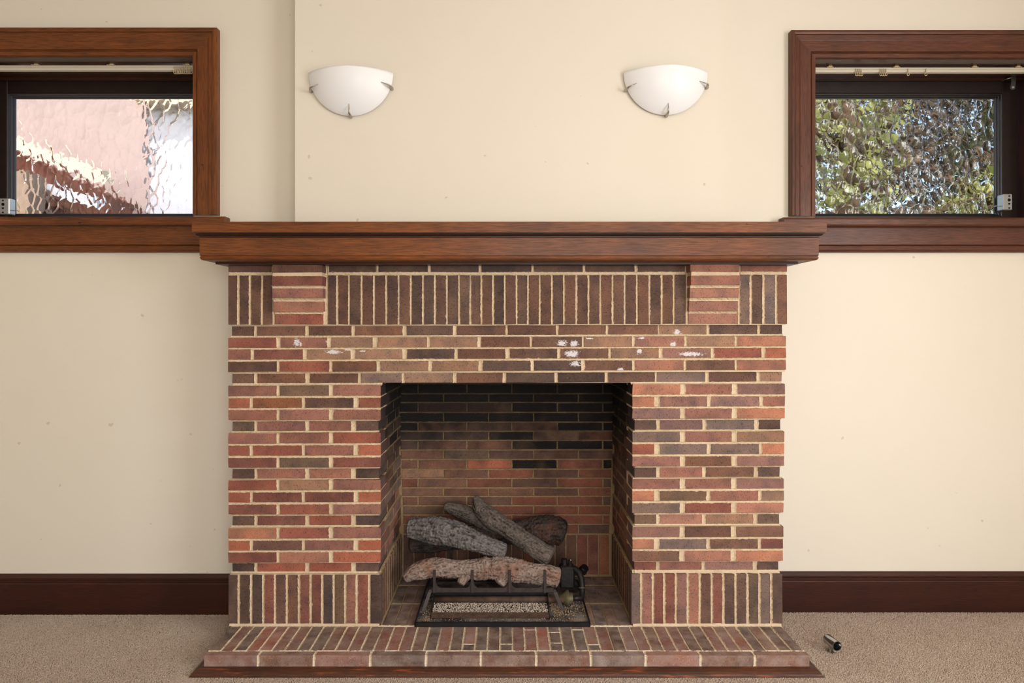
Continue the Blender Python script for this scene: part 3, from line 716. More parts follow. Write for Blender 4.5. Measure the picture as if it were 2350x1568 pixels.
# ------------------------------------------------------------------ mantel shelf
MA = empty('mantel_shelf', (0, 3.1, 1.776), 'long stained timber mantel shelf with moulded edge, above the brick surround', 'mantel')
zt, zb_ = Z(508.8, 2.93), Z(533.5, 2.93)
plan = [(-1.389, 2.933), (-1.386, 2.930), (1.409, 2.930), (1.412, 2.933), (1.412, YR-.075), (1.412, YR-.002), (1.0565, YR-.002), (1.0565, YC-.002), (-1.052, YC-.002), (-1.052, YL-.002), (-1.389, YL-.002)]
m = MB()
ctr = Vector((0, 3.2))
m.prism(plan, lambda p: (p[0], p[1], zb_), lambda p: (p[0], p[1], zt-.002))
m2 = [(p[0]*.9985, p[1]+(.002 if p[1] < 2.94 else 0)) for p in plan]
m.prism(m2, lambda p: (p[0], p[1], zt-.003), lambda p: (p[0], p[1], zt)); put('shelf_board', m, WX[0], MA)
path = [(-1.366, YL-.003), (-1.366, 2.96), (1.388, 2.96), (1.388, YR-.003)]
mpf = lambda u, v, h: (u, v, h)
prof = [(.000, 1.877), (.003, 1.8785), (.003, 1.882), (.009, 1.884), (.013, 1.888), (.014, 1.8905), (.020, 1.8915), (.021, zb_), (-.05, zb_), (-.05, 1.877)]
m = MB(); m.sweep(path, prof, mpf, -1); put('moulding', m, W_mould, MA)['label'] = 'narrow stepped moulding under the shelf board'
prof = [(0, 1.8765), (0, 1.797), (-.003, 1.7945), (-.003, 1.792), (0, 1.790), (-.001, 1.784), (-.005, 1.778), (-.012, 1.776), (-.030, 1.776), (-.030, 1.8765)]
m = MB(); m.sweep(path, prof, mpf, -1); put('fascia', m, WX[0], MA)
prof = [(-.028, 1.776), (-.17, 1.776), (-.17, 1.784), (-.028, 1.784)]
m = MB(); m.box(-1.345, 1.367, 2.985, YC-.003, 1.7765, 1.785); m.box(-1.345, -1.06, YC-.003, YL-.003, 1.7765, 1.785); m.box(1.06, 1.367, YC-.003, YR-.003, 1.7765, 1.785); put('soffit_board', m, WX[0], MA)
m = MB(); m.box(-1.335, -1.06, 3.05, YL-.004, 1.7665, 1.7765); m.box(1.06, 1.335, 3.05, YR-.004, 1.7665, 1.7765); m.box(-1.06, 1.06, 3.05, 3.24, 1.7665, 1.7765); put('bed_mould', m, W_base, MA)

# ------------------------------------------------------------------ wall sconces
def sconce(xc, zc, label, tw):
    e = empty('wall_sconce', (xc, YC, zc), label, 'wall light', 'half-bowl wall sconces above the mantel')
    Rr = .2085; dep = .094; N = 40; M_ = 16; m = MB()
    def pt(u, v, sc=1.0):   # u: angle across half disc pi..2pi, v: radius fraction
        r = Rr*v*sc; x = r*math.cos(u); z = r*math.sin(u); y = -dep*sc*(1-v*v)**.85 if v < 1 else 0
        return (xc+x, YC-.014+y, zc+z*1.02)
    for sc_ in (1.0, .975):
        base_ = len(m.v)
        for j in range(M_+1):
            v = math.sin(j/M_*math.pi/2)
            for i in range(N+1): m.v.append(pt(math.pi+math.pi*i/N, v, sc_))
        for j in range(M_):
            for i in range(N):
                a = base_+j*(N+1)+i; m.f.append((a, a+1, a+N+2, a+N+1))
    n1 = (M_+1)*(N+1)
    for j in range(M_):
        for i in (0, N):
            a = j*(N+1)+i; m.f.append((a, a+N+1, a+N+1+n1, a+n1))
    put('shade', m, FROST, e, smooth=True)
    m = MB(); m.box(xc-.07, xc+.07, YC-.012, YC-.0005, zc-.12, zc-.02, b=.003); put('backplate', m, LOCKM, e)
    for (ang, d) in ((math.radians(205), 0), (math.radians(270+tw), 0), (math.radians(-21), 0)):
        ca, sa = math.cos(ang), math.sin(ang); ro = Rr+.010; 
        p0 = Vector((xc+ca*ro, YC-.020, zc+sa*ro)); vi = .80
        p2 = Vector((xc+ca*Rr*vi, YC-.014-dep*(1-vi*vi)**.85-.003, zc+sa*Rr*vi))
        p1 = p0.lerp(p2, .45)+Vector((ca*.014, -.02, sa*.014))
        m = MB(); m.tube([p0+Vector((0, .010, 0)), p0, p0.lerp(p1, .6), p1, p2], [.0065, .0075, .0062, .0042, .0010], 12); m.tube([p0+Vector((0, .019, 0)), p0-Vector((ca*.02, -.004, sa*.02))], .003, 8)
        put('clip', m, NICKEL, e, smooth=True)
    return e
sconce(X(807, YC), Z(170, YC), 'frosted white half-bowl wall sconce nearer the pinkish window', 0)
sconce(X(1526, YC), Z(168, YC), 'frosted white half-bowl wall sconce nearer the window onto green foliage', 1)

# ------------------------------------------------------------------ curtain tracks, gliders, window hardware
def track(x0, x1, y, label, bx):
    e = empty('curtain_track', ((x0+x1)/2, y, 2.85), label, 'curtain track', 'curtain tracks under the window heads')
    pr = [(-.006, 2.862), (.010, 2.862), (.010, 2.834), (.004, 2.834), (.004, 2.838), (-.002, 2.838), (-.002, 2.834), (-.010, 2.834), (-.012, 2.838), (-.012, 2.848), (-.008, 2.851), (-.008, 2.858)]
    m = MB(); m.prism(pr, lambda p: (x0, y+p[0], p[1]), lambda p: (x1, y+p[0], p[1])); put('rail', m, TRACKM, e)
    for b in bx:
        m = MB(); m.box(b-.010, b+.010, y-.010, y+.010, 2.861, 2.8705, b=.001); m.box(b-.022, b+.014, y-.016, y-.010, 2.858, 2.863, b=.001); put('bracket', m, GLIDE, e)
    return e
track(wl[0]+.02, wl[1]-.004, YL+.085, 'cream plastic curtain track under the head of the pinkish window', [X(q, YL+.085) for q in (85, 258, 432)])
track(wr[0]+.004, wr[1]-.02, YR+.085, 'cream plastic curtain track under the head of the foliage window', [X(q, YR+.085) for q in (1904, 2056, 2235, 2335)])
gm = MB()
ring = [(0, 0, .012), (0, -.003, .010), (.0015, -.004, -.004)]
def glider_mesh():
    m = MB(); pts = [(0, 0, .013), (0, -.002, .004)]
    for k in range(13):
        a = math.pi/2+2*math.pi*k/12; pts.append((.0055*math.cos(a)*1.0, -.003-.002*math.sin(k), -.009+.0095*math.sin(a)*.9))
    m.tube(pts, .0016, 6); return m.mesh('curtain_glider')
gme = glider_mesh(); gme.materials.append(GLIDE); gme.polygons.foreach_set('use_smooth', [True]*len(gme.polygons))
def glider(px, y, label, group, tw):
    o = bpy.data.objects.new('curtain_glider', gme); C.objects.link(o); o.location = (X(px, y), y-.016, 2.835); o.scale = (1.25, 1, 1.25); o.rotation_euler = (0, R.uniform(-.12, .12), tw)
    tag(o, label, 'curtain glider', group)
ORD = ['first', 'second', 'third', 'fourth', 'fifth', 'sixth', 'seventh', 'eighth', 'ninth', 'tenth']
for k in range(10): glider(404+k*4.1, YL+.085, '%s plastic curtain glider from the casing in the pinkish window' % ORD[9-k], 'ten gliders bunched on the track of the pinkish window', .9)
for k in range(4): glider(1960+k*4.2, YR+.085, '%s curtain glider from the casing in the bunch of four, foliage window' % ORD[k], 'bunch of four gliders nearest the casing', .5)
for k in range(4): glider(2016+k*4.2, YR+.085, '%s curtain glider from the casing in the second bunch, foliage window' % ORD[k], 'second bunch of gliders on the foliage window track', .5)
glider(2079, YR+.085, 'single curtain glider just beyond the two bunches on the foliage window track', None, .4); glider(2120, YR+.085, 'single curtain glider second beyond the bunches on the foliage window track', None, .3)

def lock(px0, px1, py0, py1, y, sgn, label):
    x0, x1 = X(px0, y), X(px1, y); z0, z1 = Z(py1, y), Z(py0, y)
    e = empty('window_lock', ((x0+x1)/2, y+.03, z0), label, 'window lock', 'window locks on the jambs')
    m = MB(); m.box(x0, x1, y, y+.05, z0, z1, b=.004); put('lock_body', m, LOCKM, e)
    xc = x0+(x1-x0)*(.62 if sgn > 0 else .38)
    for (q, r) in ((.12, .005), (.38, .006), (.62, .009), (.86, .005)):
        m = MB(); zc = z0+(z1-z0)*q; m.lathe([(0.0001, .003), (r*.8, .003), (r, 0), (r, -.002)], Matrix.Translation((xc, y+.0005, zc))@Matrix.Rotation(math.pi/2, 4, 'X'), 12)
        m.box(xc-r*.7, xc+r*.7, y-.0035, y-.0028, zc-.0008, zc+.0008); put('screw', m, SCREW, e)
    m = MB(); zz = z0+(z1-z0)*.28; xa = x0 if sgn > 0 else x1
    m.tube([(xa+.004*sgn, y+.02, zz), (xa-.018*sgn, y+.02, zz), (xa-.030*sgn, y+.02, zz+.001), (xa-.037*sgn, y+.022, zz-.005)], .0028, 8); put('bolt', m, LOCKM, e, smooth=True)
lock(-2, 21, 455, 492, 3.685, -1, 'small pale metal window lock low beside the pinkish pane')
lock(2303, 2324, 445, 482, 3.685, 1, 'small pale metal window lock low beside the foliage pane')
e = empty('window_stay', (X(2327, 3.69), 3.70, Z(190, 3.69)), 'worn metal casement stay plate at the top corner of the foliage window', 'window stay')
y = 3.69; m = MB()
pl = [(2321, 173), (2332, 173), (2331, 190), (2330, 203), (2326, 206), (2321, 205), (2319, 200), (2321, 188)]
m.prism(pl, lambda p: (X(p[0], y), y, Z(p[1], y)), lambda p: (X(p[0], y), y+.004, Z(p[1], y))); put('plate', m, NICKEL, e)
m = MB(); m.tube([(X(2322, y), y-.002, Z(178, y)), (X(2309, y), y+.03, Z(180, y))], .004, 8); put('arm', m, NICKEL, e, smooth=True)
m = MB(); m.lathe([(.0001, .003), (.006, .002), (.007, 0)], Matrix.Translation((X(2325, y), y, Z(200, y)))@Matrix.Rotation(math.pi/2, 4, 'X'), 12); put('screw', m, LOCKM, e)

# ------------------------------------------------------------------ gas fire: tray, pan, burner, valve
GF = empty('gas_burner_tray', (0, 3.38, ZF), 'black gas burner tray with pan and valve on the firebox floor', 'gas burner')
tx0, tx1, ty0, ty1 = -.432, .392, 3.116, 3.65
m = MB(); t0 = ZF+.001
for (a, b, c, d) in ((tx0, tx1, ty0, ty0+.004), (tx0, tx1, ty1-.004, ty1), (tx0, tx0+.004, ty0, ty1), (tx1-.004, tx1, ty0, ty1)): m.box(a, b, c, d, t0, t0+.021)
m.box(tx0, tx1, ty0, ty0+.010, t0+.0185, t0+.0215, b=.001); put('tray_rim', m, TRAY, GF)
m = MB(); m.box(tx0+.004, tx1-.004, ty0+.004, ty1-.004, t0, t0+.010); put('tray_floor', m, TRAYF, GF)
tz = t0+.011; px0, px1 = -.366, .206
m = MB()
m.add([(px0, 3.182, tz), (px1, 3.182, tz), (px1, 3.212, tz+.014), (px0, 3.212, tz+.014), (px0, 3.185, tz-.001), (px1, 3.185, tz-.001), (px1, 3.215, tz+.012), (px0, 3.215, tz+.012)], [(0,1,2,3), (7,6,5,4), (0,4,5,1), (3,2,6,7), (0,3,7,4), (1,5,6,2)])
pfo = put('pan_front', m, RUST, GF); pfo.location.z += .003
m = MB(); m.box(px0, px1, 3.362, 3.366, tz, tz+.070); 
for x in (px0, px1-.003): m.prism([(3.182, tz), (3.366, tz), (3.366, tz+.070), (3.33, tz+.070), (3.182, tz+.004)], lambda p: (x, p[0], p[1]), lambda p: (x+.003, p[0], p[1]))
put('pan', m, IRON, GF)
m = MB(); m.tube([(px0+.004, 3.322, tz+.034), (.30, 3.322, tz+.034)], .0155, 16); put('burner_tube', m, RUST, GF, smooth=True)
# air mixer (flared brass shutter), elbows, valve body, knob
m = MB(); Mx = Matrix.Translation((.262, 3.335, tz+.034))@Matrix.Rotation(math.pi/2, 4, 'Y')
m.lathe([(.016, 0), (.020, .012), (.034, .030), (.040, .040), (.040, .048), (.030, .050), (.028, .068), (.014, .070), (.0001, .070)], Mx, 20); smooth_angle(put('air_shutter', m, BRASS, GF))
m = MB(); m.tube([(.33, 3.335, tz+.034), (.352, 3.34, tz+.034), (.368, 3.35, tz+.028), (.378, 3.36, tz+.030), (.384, 3.38, tz+.045), (.385, 3.395, tz+.070), (.384, 3.41, tz+.100), (.376, 3.43, tz+.125), (.355, 3.45, tz+.140), (.335, 3.46, tz+.142)], [.012, .012, .013, .014, .014, .015, .015, .017, .016, .014], 14); put('gas_pipe', m, IRON, GF, smooth=True)
m = MB(); m.lathe([(.0001, -.004), (.019, -.004), (.021, 0), (.019, .004), (.0001, .004)], Matrix.Translation((.385, 3.395, tz+.064))@Matrix.Rotation(-.35, 4, 'X'), 16); put('collar', m, BRASS, GF, smooth=True)
m = MB(); m.box(.275, .352, 3.44, 3.50, tz+.04, tz+.155, b=.008); m.tube([(.30, 3.47, tz+.155), (.30, 3.47, tz+.185)], .016, 12); m.box(.33, .39, 3.455, 3.49, tz+.10, tz+.135, b=.006)
m.tube([(.285, 3.45, tz+.09), (.262, 3.42, tz+.07), (.25, 3.36, tz+.06)], .007, 8); m.tube([(.328, 3.45, tz+.15), (.328, 3.45, tz+.185)], .009, 8); smooth_angle(put('valve_body', m, IRON, GF))
m = MB(); m.tube([(.332, 3.45, tz+.150), (.332, 3.45, tz+.192)], .0055, 10); put('igniter_pin', m, CHROME, GF, smooth=True)
m = MB(); prof = [(.0001, .034), (.019, .034), (.022, .030), (.024, .010), (.026, 0), (.020, -.006), (.008, -.010), (.008, -.03)]
Mk = Matrix.Translation((.392, 3.45, tz+.130))@Matrix.Rotation(.45, 4, 'Y')@Matrix.Rotation(.6, 4, 'X'); m.lathe(prof, Mk, 8); put('control_knob', m, PLAST, GF)
# ember granules, one heap in the pan and one loose in the tray
def grains(name, n, fn, rgb, label, par=None):
    mb = MB(); oc = [(1,0,0),(-1,0,0),(0,1,0),(0,-1,0),(0,0,1),(0,0,-1)]; fc = [(0,2,4),(2,1,4),(1,3,4),(3,0,4),(2,0,5),(1,2,5),(3,1,5),(0,3,5)]
    for _ in range(n):
        x, y, z = fn(); r = R.uniform(.0018, .0040); q = Euler((R.random()*3, R.random()*3, R.random()*3)).to_matrix(); s = Vector((r, r*R.uniform(.6, 1), r*R.uniform(.5, .9)))
        mb.add([Vector((x, y, z))+q@Vector((a*s.x, b*s.y, c*s.z)) for a, b, c in oc], fc)
    t = NT(name+'_mineral'); pos = t.n('ShaderNodeNewGeometry').outputs['Position']; v = t.noise(pos, 180, 1, .5)
    col = t.mix(t.ramp(v, .32, .52), s2l((110, 96, 86)), s2l(rgb)); t.set(col=col, rough=.9, spec=.2)
    o = put(name, mb, t.m, None, recalc=False); tag(o, label, 'ember granules', None, 'stuff'); return o
def pf():
    y = R.uniform(3.20, 3.352); x = R.uniform(px0+.006, px1-.006); k = (y-3.20)/.15
    return x, y, tz+.003+.016*min(1, max(0, (y-3.19)/.03))*R.uniform(.5, 1)+.004*k
grains('ember_granules', 4200, pf, (222, 206, 190), 'pale vermiculite granules heaped in the open pan of the gas burner')
def tf_():
    if R.random() < .62: x, y = .215+abs(R.gauss(0, .08)), R.gauss(3.31, .07)
    elif R.random() < .5: x, y = R.uniform(tx0+.01, tx1-.01), R.uniform(3.125, 3.18)
    else: x, y = px0-abs(R.gauss(0, .025)), R.uniform(3.15, 3.5)
    return min(max(x, tx0+.01), tx1-.01), min(max(y, 3.125), 3.6), t0+.0125
grains('loose_granules', 1100, tf_, (176, 146, 116), 'loose tan granules scattered over the black tray around the burner pan')

# ------------------------------------------------------------------ grate
GR = empty('fire_grate', (-.07, 3.35, ZF), 'dark iron log grate with four uprights standing in the burner tray', 'grate')
gz = Z(1354, 3.30)
m = MB(); m.box(-.372, .232, 3.294, 3.306, gz-.012, gz+.010, b=.002)
ups = [X(996.6, 3.29), X(1083.5, 3.29), X(1169.4, 3.29), X(1250.6, 3.29)]
# rounded fillets between the uprights and the bar
for i in range(3):
    for s, xx in ((1, ups[i]+.006), (-1, ups[i+1]-.006)):
        pol = [(xx, gz+.008), (xx+s*.034, gz+.008), (xx+s*.018, gz+.012), (xx+s*.008, gz+.020), (xx+s*.003, gz+.034), (xx, gz+.048)]
        m.prism(pol, lambda p: (p[0], 3.296, p[1]), lambda p: (p[0], 3.304, p[1]))
put('front_bar', m, GRATE, GR)
for u in ups:
    m = MB(); m.box(u-.007, u+.007, 3.288, 3.298, gz-.012, Z(1309.5, 3.29), b=.0015); put('upright', m, GRATE, GR)
    m = MB(); m.box(u-.006, u+.006, 3.30, 3.585, gz-.004, gz+.006, b=.0015); put('cross_bar', m, GRATE, GR)
m = MB(); m.box(-.372, .232, 3.575, 3.590, gz-.010, gz+.004, b=.0015)
for x in (-.30, -.07, .17): m.box(x-.007, x+.007, 3.578, 3.588, gz, .292, b=.0015)
put('rear_bar', m, GRATE, GR)
for (xa, xb, s) in ((-.374, -.409, -1), (.232, .276, 1)):
    for (y0, y1) in ((3.30, 3.265), (3.582, 3.60)):
        m = MB(); pts = [(xa-s*.02, y0, gz), (xa, y0, gz-.001), (xa+s*.008, y0-.002, gz-.010), (xb, y1, tz+.001)]
        for q in range(3):
            a, b = Vector(pts[q]), Vector(pts[q+1]); d = (b-a).normalized(); n = Vector((0, 1, 0)).cross(d).normalized()*.0085; w_ = Vector((0, .004, 0))
            m.add([a+n+w_, a-n+w_, a-n-w_, a+n-w_, b+n+w_, b-n+w_, b-n-w_, b+n-w_], [(0,1,2,3), (7,6,5,4), (0,4,5,1), (1,5,6,2), (2,6,7,3), (3,7,4,0)])
        put('leg', m, GRATE, GR)

# ------------------------------------------------------------------ ceramic logs
def zp(zx, zy, Y): # zoom-view coordinates of the fire area to world
    px = 860+zx/3.9167; py = 1100+zy/3.9167; return Vector((X(px, Y), Y, Z(py, Y)))
def limb(mb, cav, pts, seed, n=64, sub=9, amp=.16, squash=1.0, rough=1.0):
    """pts: list of (zx, zy, Y, radius in zoom px)"""
    P = [zp(a, b, c) for a, b, c, r in pts]; Rs = [r/3.9167*c/F for a, b, c, r in pts]
    def cr(a, b, c, d, t): return .5*((2*b)+(-a+c)*t+(2*a-5*b+4*c-d)*t*t+(-a+3*b-3*c+d)*t*t*t)
    L = []; q = len(P)
    for i in range(q-1):
        seg = max(3, int((P[i+1]-P[i]).length/.0030))
        for j in range(seg):
            t = j/seg; f = lambda A: cr(A[max(i-1, 0)], A[i], A[i+1], A[min(i+2, q-1)], t)
            L.append((f(P), f(Rs)))
    L.append((P[-1], Rs[-1]))
    d0 = (L[1][0]-L[0][0]).normalized(); d1 = (L[-1][0]-L[-2][0]).normalized()
    rings = [(L[0][0]-d0*L[0][1]*.34, L[0][1]*.02), (L[0][0]-d0*L[0][1]*.32, L[0][1]*.55), (L[0][0]-d0*L[0][1]*.18, L[0][1]*.86)]+L+[(L[-1][0]+d1*L[-1][1]*.14, L[-1][1]*.86), (L[-1][0]+d1*L[-1][1]*.22, L[-1][1]*.55), (L[-1][0]+d1*L[-1][1]*.24, L[-1][1]*.02)]
    base_ = len(mb.v); up = None; s = 0; so = Vector((seed*7.3, seed*3.1, seed))
    for i, (p, r) in enumerate(rings):
        t = (rings[min(i+1, len(rings)-1)][0]-rings[max(i-1, 0)][0]).normalized()
        if i: s += (p-rings[i-1][0]).length
        up = up or Vector((0, 0, 1)); a = t.cross(up).normalized(); up = a.cross(t).normalized()
        endk = 1.0 if 3 <= i < len(rings)-3 else .35
        for k in range(n):
            q_ = 2*math.pi*k/n; c_, s_ = math.cos(q_), math.sin(q_)
            v = Vector((c_*3.6, s_*3.6, s*24))+so
            big = noise.noise(Vector((c_*.8, s_*.8, s*9))+so)
            rid = 1-abs(noise.noise(v+Vector((0, 0, noise.noise(v*.7)*1.4))))*2.2
            rid2 = 1-abs(noise.noise(v*2.6+Vector((3, 1, 4))))*2.2
            fine = noise.noise(v*6.5)+.6*noise.noise(v*13)
            hh = amp*(.9*big+endk*rough*(.60*rid+.46*rid2+.26*fine))
            rr = r*(1+hh*1.15)
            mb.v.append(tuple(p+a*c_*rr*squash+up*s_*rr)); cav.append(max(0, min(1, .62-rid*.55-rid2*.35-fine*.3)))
    m_ = len(rings)
    for i in range(m_-1):
        for k in range(n):
            q0 = base_+i*n+k; q1 = base_+i*n+(k+1) % n; mb.f.append((q0, q1, q1+n, q0+n))
def mklog(parts, mat, label, seed, **kw):
    mb = MB(); cav = []
    for i, pts in enumerate(parts): limb(mb, cav, pts, seed+i*5, **kw)
    o = put('ceramic_log', mb, mat, None, smooth=True, recalc=True)
    at = o.data.attributes.new('cavity', 'FLOAT', 'POINT'); at.data.foreach_set('value', cav)
    tag(o, label, 'log', 'ceramic logs of the gas fire'); return o
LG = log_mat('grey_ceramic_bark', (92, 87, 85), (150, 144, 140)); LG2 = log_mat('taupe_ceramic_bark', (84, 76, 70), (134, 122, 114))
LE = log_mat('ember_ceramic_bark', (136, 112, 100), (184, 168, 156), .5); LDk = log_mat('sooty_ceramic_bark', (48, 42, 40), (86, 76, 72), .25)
mklog([[(275, 888, 3.345, 38), (380, 830, 3.35, 66), (560, 800, 3.36, 70), (760, 805, 3.365, 66), (930, 815, 3.365, 74), (1020, 800, 3.365, 82)],
       [(965, 740, 3.36, 42), (1030, 790, 3.365, 82), (1160, 800, 3.365, 92), (1350, 840, 3.37, 78), (1530, 860, 3.37, 78), (1650, 890, 3.365, 72)],
       [(830, 850, 3.35, 42), (790, 905, 3.335, 38), (770, 938, 3.325, 32)], [(1180, 850, 3.345, 56), (1150, 900, 3.335, 52), (1125, 940, 3.325, 48)]], LE,
      'pinkish ember-stained ceramic log with two stubs behind the grate uprights', 1, amp=.22)
mklog([[(310, 435, 3.47, 68), (440, 450, 3.46, 88), (620, 480, 3.45, 104), (760, 505, 3.44, 98), (900, 560, 3.42, 80), (1040, 610, 3.40, 68), (1170, 645, 3.385, 50)]], LG,
      'pale grey ceramic log with deep bark sloping down onto the ember-stained log', 2, amp=.20)
mklog([[(905, 170, 3.63, 34), (940, 235, 3.61, 62), (975, 290, 3.59, 72), (1040, 350, 3.56, 80), (1180, 440, 3.52, 76), (1330, 540, 3.48, 76), (1470, 640, 3.44, 82), (1570, 700, 3.42, 80)],
       [(632, 245, 3.655, 34), (730, 275, 3.65, 52), (850, 320, 3.63, 60), (980, 385, 3.60, 64), (1110, 440, 3.56, 60)]], LG2,
      'forked taupe ceramic log lying diagonally across the top of the pile', 3, amp=.15, rough=.8)
mklog([[(330, 585, 3.60, 68), (520, 570, 3.60, 76), (760, 530, 3.60, 84), (1000, 500, 3.61, 90), (1250, 480, 3.61, 96), (1480, 460, 3.60, 112), (1600, 458, 3.60, 114), (1690, 490, 3.595, 104)]], LDk,
      'dark sooty ceramic log at the back of the pile against the firebox wall', 4, amp=.16)

# ------------------------------------------------------------------ chrome tube bracket lying on the carpet
PB = empty('tube_bracket', (1.478, 3.02, .0), 'small chrome tube holder with a round flange, on the carpet beside the hearth', 'pipe fitting')
A = Vector((1.4725, 3.060, .046)); B_ = Vector((1.482, 2.985, .046)); d = (B_-A).normalized(); q = d.to_track_quat('Z', 'Y').to_matrix().to_4x4(); L_ = (B_-A).length
m = MB(); m.lathe([(.0001, .001), (.016, .0), (.0212, .002), (.0220, .004), (.0220, L_), (.0192, L_), (.0190, .012), (.0001, .012)], Matrix.Translation(A)@q, 32); smooth_angle(put('tube', m, CHROME, PB))
m = MB(); st = A.lerp(B_, .42); m.lathe([(.0001, 0), (.021, 0), (.021, .003), (.017, .006), (.013, .010), (.0125, .034), (.0001, .034)], Matrix.Translation((st.x, st.y, .0035)), 32); smooth_angle(put('flange', m, CHROME, PB))
m = MB(); m.lathe([(.0001, .0), (.0170, .0), (.0170, .001), (.0001, .001)], Matrix.Translation(A+d*.013)@q, 24); put('tube_bottom', m, PLAST, PB)

# ------------------------------------------------------------------ carpet pile in front of the room side (visible strip only)
cp = MB()
def clear(x, y):
    if -1.345 < x < 1.343 and y > 2.797: return False
    if x < 0 and y > YL-.024: return False
    if x > 0 and y > YR-.024: return False
    return True
def patch(x0, x1, y0, y1, n):
    V, Fc = cp.v, cp.f
    for _ in range(n):
        x, y = R.uniform(x0, x1), R.uniform(y0, y1)
        if not clear(x, y): continue
        h = R.uniform(.0026, .0040); r = R.uniform(.0014, .0022); a = R.uniform(0, 6.28); lx, ly = R.gauss(0, .0010), R.gauss(0, .0010); b = len(V)
        for k in range(3): V.append((x+r*math.cos(a+k*2.094), y+r*math.sin(a+k*2.094), -.0005))
        for k in range(3): V.append((x+lx+r*.7*math.cos(a+k*2.094), y+ly+r*.7*math.sin(a+k*2.094), h))
        Fc += [(b, b+1, b+4, b+3), (b+1, b+2, b+5, b+4), (b+2, b, b+3, b+5), (b+3, b+4, b+5)]
patch(-2.75, -1.30, 2.70, 3.44, 88000); patch(1.29, 2.75, 2.70, 3.47, 90000); patch(-1.40, 1.40, 2.70, 2.81, 25000)
o = put('carpet_pile', cp, TUFT, None, recalc=False); tag(o, 'short beige carpet pile with faint brown stains around the hearth', 'carpet', None, 'stuff')

# ------------------------------------------------------------------ outside: neighbouring house seen through the rippled pane
gnd = MB(); gnd.box(-14, 14, 3.95, 24, -.6, -.5); o = put('garden_ground', gnd, plain('garden_soil', (126, 112, 84), .95, 0, .2, .4, 4)); o['kind'] = 'structure'
PINK = plain('pink_render', (200, 178, 172), .9, 0, .2, .12, 5); WHITE = plain('white_render', (218, 220, 228), .8, 0, .2, .12, 6); CREAM = plain('cream_fascia', (236, 222, 190), .6)
REDB = plain('red_brown_brickwork', (132, 84, 70), .9, 0, .2, .4, 14); TANW = plain('tan_paving', (186, 160, 140), .9, 0, .2, .3, 6)
NH = empty('neighbouring_house', (-4.6, 7.3, -.5), 'pink and white rendered house seen blurred through the rippled window pane', 'house')
m = MB(); m.box(-9, -3.86, 7.2, 7.4, -.5, 5.2); put('pink_wall', m, PINK, NH)
m = MB(); m.box(-3.86, -1.6, 7.25, 7.45, -.5, 5.2); put('white_wall', m, WHITE, NH)
m = MB(); m.box(-3.90, -1.5, 7.08, 7.26, 3.86, 4.15); put('eave', m, CREAM, NH)
LT = empty('lean_to', (-5.0, 6.6, -.5), 'red-brown lean-to with sloping white and cream boards, low behind the rippled pane', 'outbuilding')
def slope(z0, z1, t, y0, y1, mat, nm, x0=-5.6, x1=-3.92):
    m = MB(); m.prism([(x0, z0), (x1, z1), (x1, z1-t), (x0, z0-t)], lambda p: (p[0], y0, p[1]), lambda p: (p[0], y1, p[1])); put(nm, m, mat, LT)
m = MB(); m.prism([(-5.6, -.5), (-3.92, -.5), (-3.92, 2.78), (-5.6, 3.55)], lambda p: (p[0], 6.6, p[1]), lambda p: (p[0], 7.1, p[1])); put('wall', m, REDB, LT)
slope(3.66, 3.00, .13, 6.5, 6.6, CREAM, 'bargeboard'); slope(3.24, 2.72, .10, 6.42, 6.5, WHITE, 'gutter_board')
m = MB(); m.box(-5.6, -4.4, 6.2, 6.4, -.5, 2.92); put('low_wall', m, TANW, LT)

def leaves(name, c, rad, n, size, rgbs, mats, parent=None):
    mb = MB(); 
    for _ in range(n):
        while True:
            p = Vector((R.uniform(-1, 1), R.uniform(-1, 1), R.uniform(-1, 1)))
            if p.length < 1: break
        p = Vector((c[0]+p.x*rad[0], c[1]+p.y*rad[1], c[2]+p.z*rad[2])); q = Euler((R.random()*6, R.random()*6, R.random()*6)).to_matrix(); s = size*R.uniform(.6, 1.3)
        mb.add([p+q@Vector(v) for v in ((-s*.4, 0, 0), (0, -s, .1*s), (s*.4, 0, 0), (0, s, .1*s))], [(0, 1, 2), (0, 2, 3)])
    o = put(name, mb, mats, parent, recalc=False); o['kind'] = 'stuff'; return o
def leaf_mat(name, rgb):
    t = NT(name); pos = t.n('ShaderNodeNewGeometry').outputs['Position']; v = t.noise(pos, 6, 2); c = s2l(rgb)
    t.set(col=t.mix(t.ramp(v, .4, .65), c, tuple(x*.35 for x in c[:3])+(1,)), rough=.6); 
    tr = t.n('ShaderNodeBsdfTranslucent'); tr.inputs[0].default_value = c; mx = t.n('ShaderNodeMixShader'); mx.inputs[0].default_value = .35
    t.l(t.b.outputs[0], mx.inputs[1]); t.l(tr.outputs[0], mx.inputs[2]); t.l(mx.outputs[0], t.out.inputs[0]); return t.m
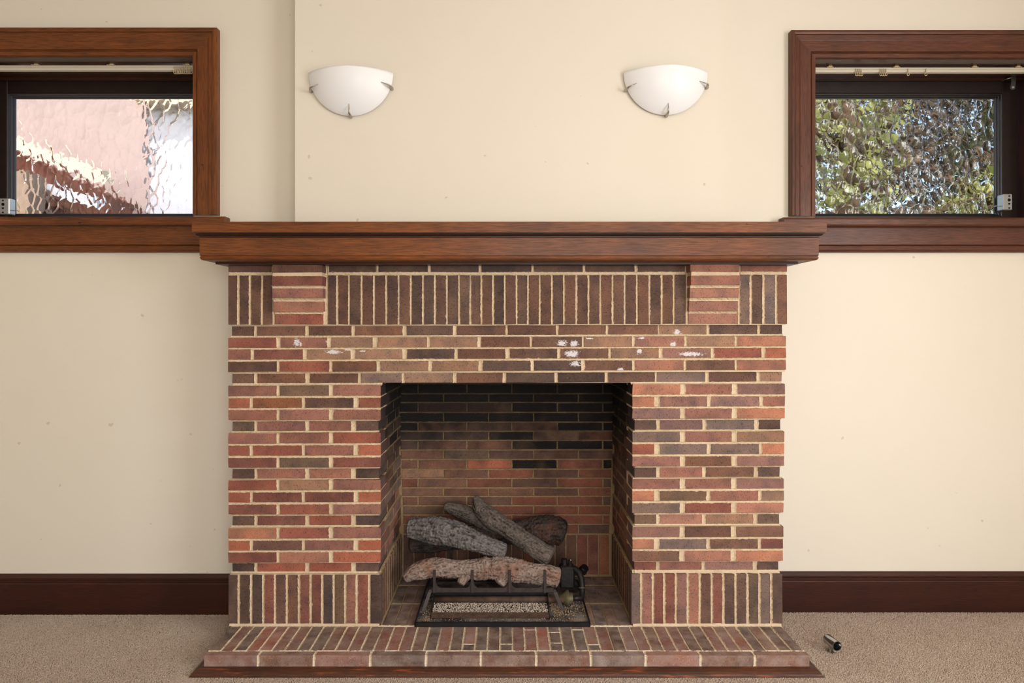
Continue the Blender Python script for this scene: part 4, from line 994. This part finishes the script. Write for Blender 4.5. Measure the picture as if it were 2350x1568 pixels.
BRL = leaf_mat('brown_grey_leaves', (128, 112, 92)); GRN = leaf_mat('yellow_green_leaves', (186, 190, 106)); DGR = leaf_mat('dull_green_leaves', (92, 98, 62)); BARK = plain('garden_bark', (104, 84, 66), .9, 0, .2, .4, 12)
sh = empty('low_shrub', (-4.9, 5.9, -.5), 'small green shrub low behind the rippled pane', 'shrub'); leaves('foliage', (-4.95, 5.9, 2.45), (.5, .2, .35), 260, .05, None, GRN, sh)
m = MB(); m.tube([(-4.95, 5.9, -.5), (-4.95, 5.9, 2.4)], .04, 8); put('stem', m, BARK, sh)
def tree(x, y, zc, rad, n, size, mat, label, lean=0):
    e = empty('garden_tree', (x, y, -.5), label, 'tree', 'garden trees behind the hammered pane')
    leaves('foliage', (x+lean, y, zc), rad, n, size, None, mat, e)
    m = MB(); m.tube([(x, y, -.5), (x+lean*.3, y, 1.5), (x+lean*.7, y, 3.2), (x+lean, y, 4.8)], [.16, .13, .10, .05], 10)
    for k in range(9):
        a = R.uniform(0, 6.28); h = R.uniform(1.8, 4); r = R.uniform(.8, 1.5); m.tube([(x+lean*.5, y, h), (x+lean*.5+math.cos(a)*r, y+math.sin(a)*r*.5, h+R.uniform(.3, .9))], [.05, .015], 6)
    put('trunk', m, BARK, e, smooth=True); return e
tree(3.35, 6.6, 3.5, (.55, .5, 1.5), 420, .09, GRN, 'yellow-green leafy tree behind the hammered pane, nearest the chimney breast')
tree(5.0, 9.4, 4.3, (2.3, .5, 1.9), 2900, .12, BRL, 'big brown-leaved tree filling the middle of the hammered pane', .2)
tree(5.75, 7.7, 3.6, (.8, .35, 1.5), 520, .10, DGR, 'dark leafy tree at the far side of the hammered pane')
tree(4.9, 6.5, 2.62, (.7, .35, .4), 260, .08, GRN, 'low yellow-green bush-like tree at the foot of the hammered pane view')
FE = empty('garden_fence', (5, 11.5, -.5), 'weathered brown paling fence beyond the garden trees', 'fence')
for k in range(40):
    m = MB(); x = 2.0+k*.19; m.box(x, x+.17, 11.5+.01*(k % 2), 11.52+.01*(k % 2), -.5, 2.9+R.uniform(-.03, .03)); put('paling', m, BARK, FE)
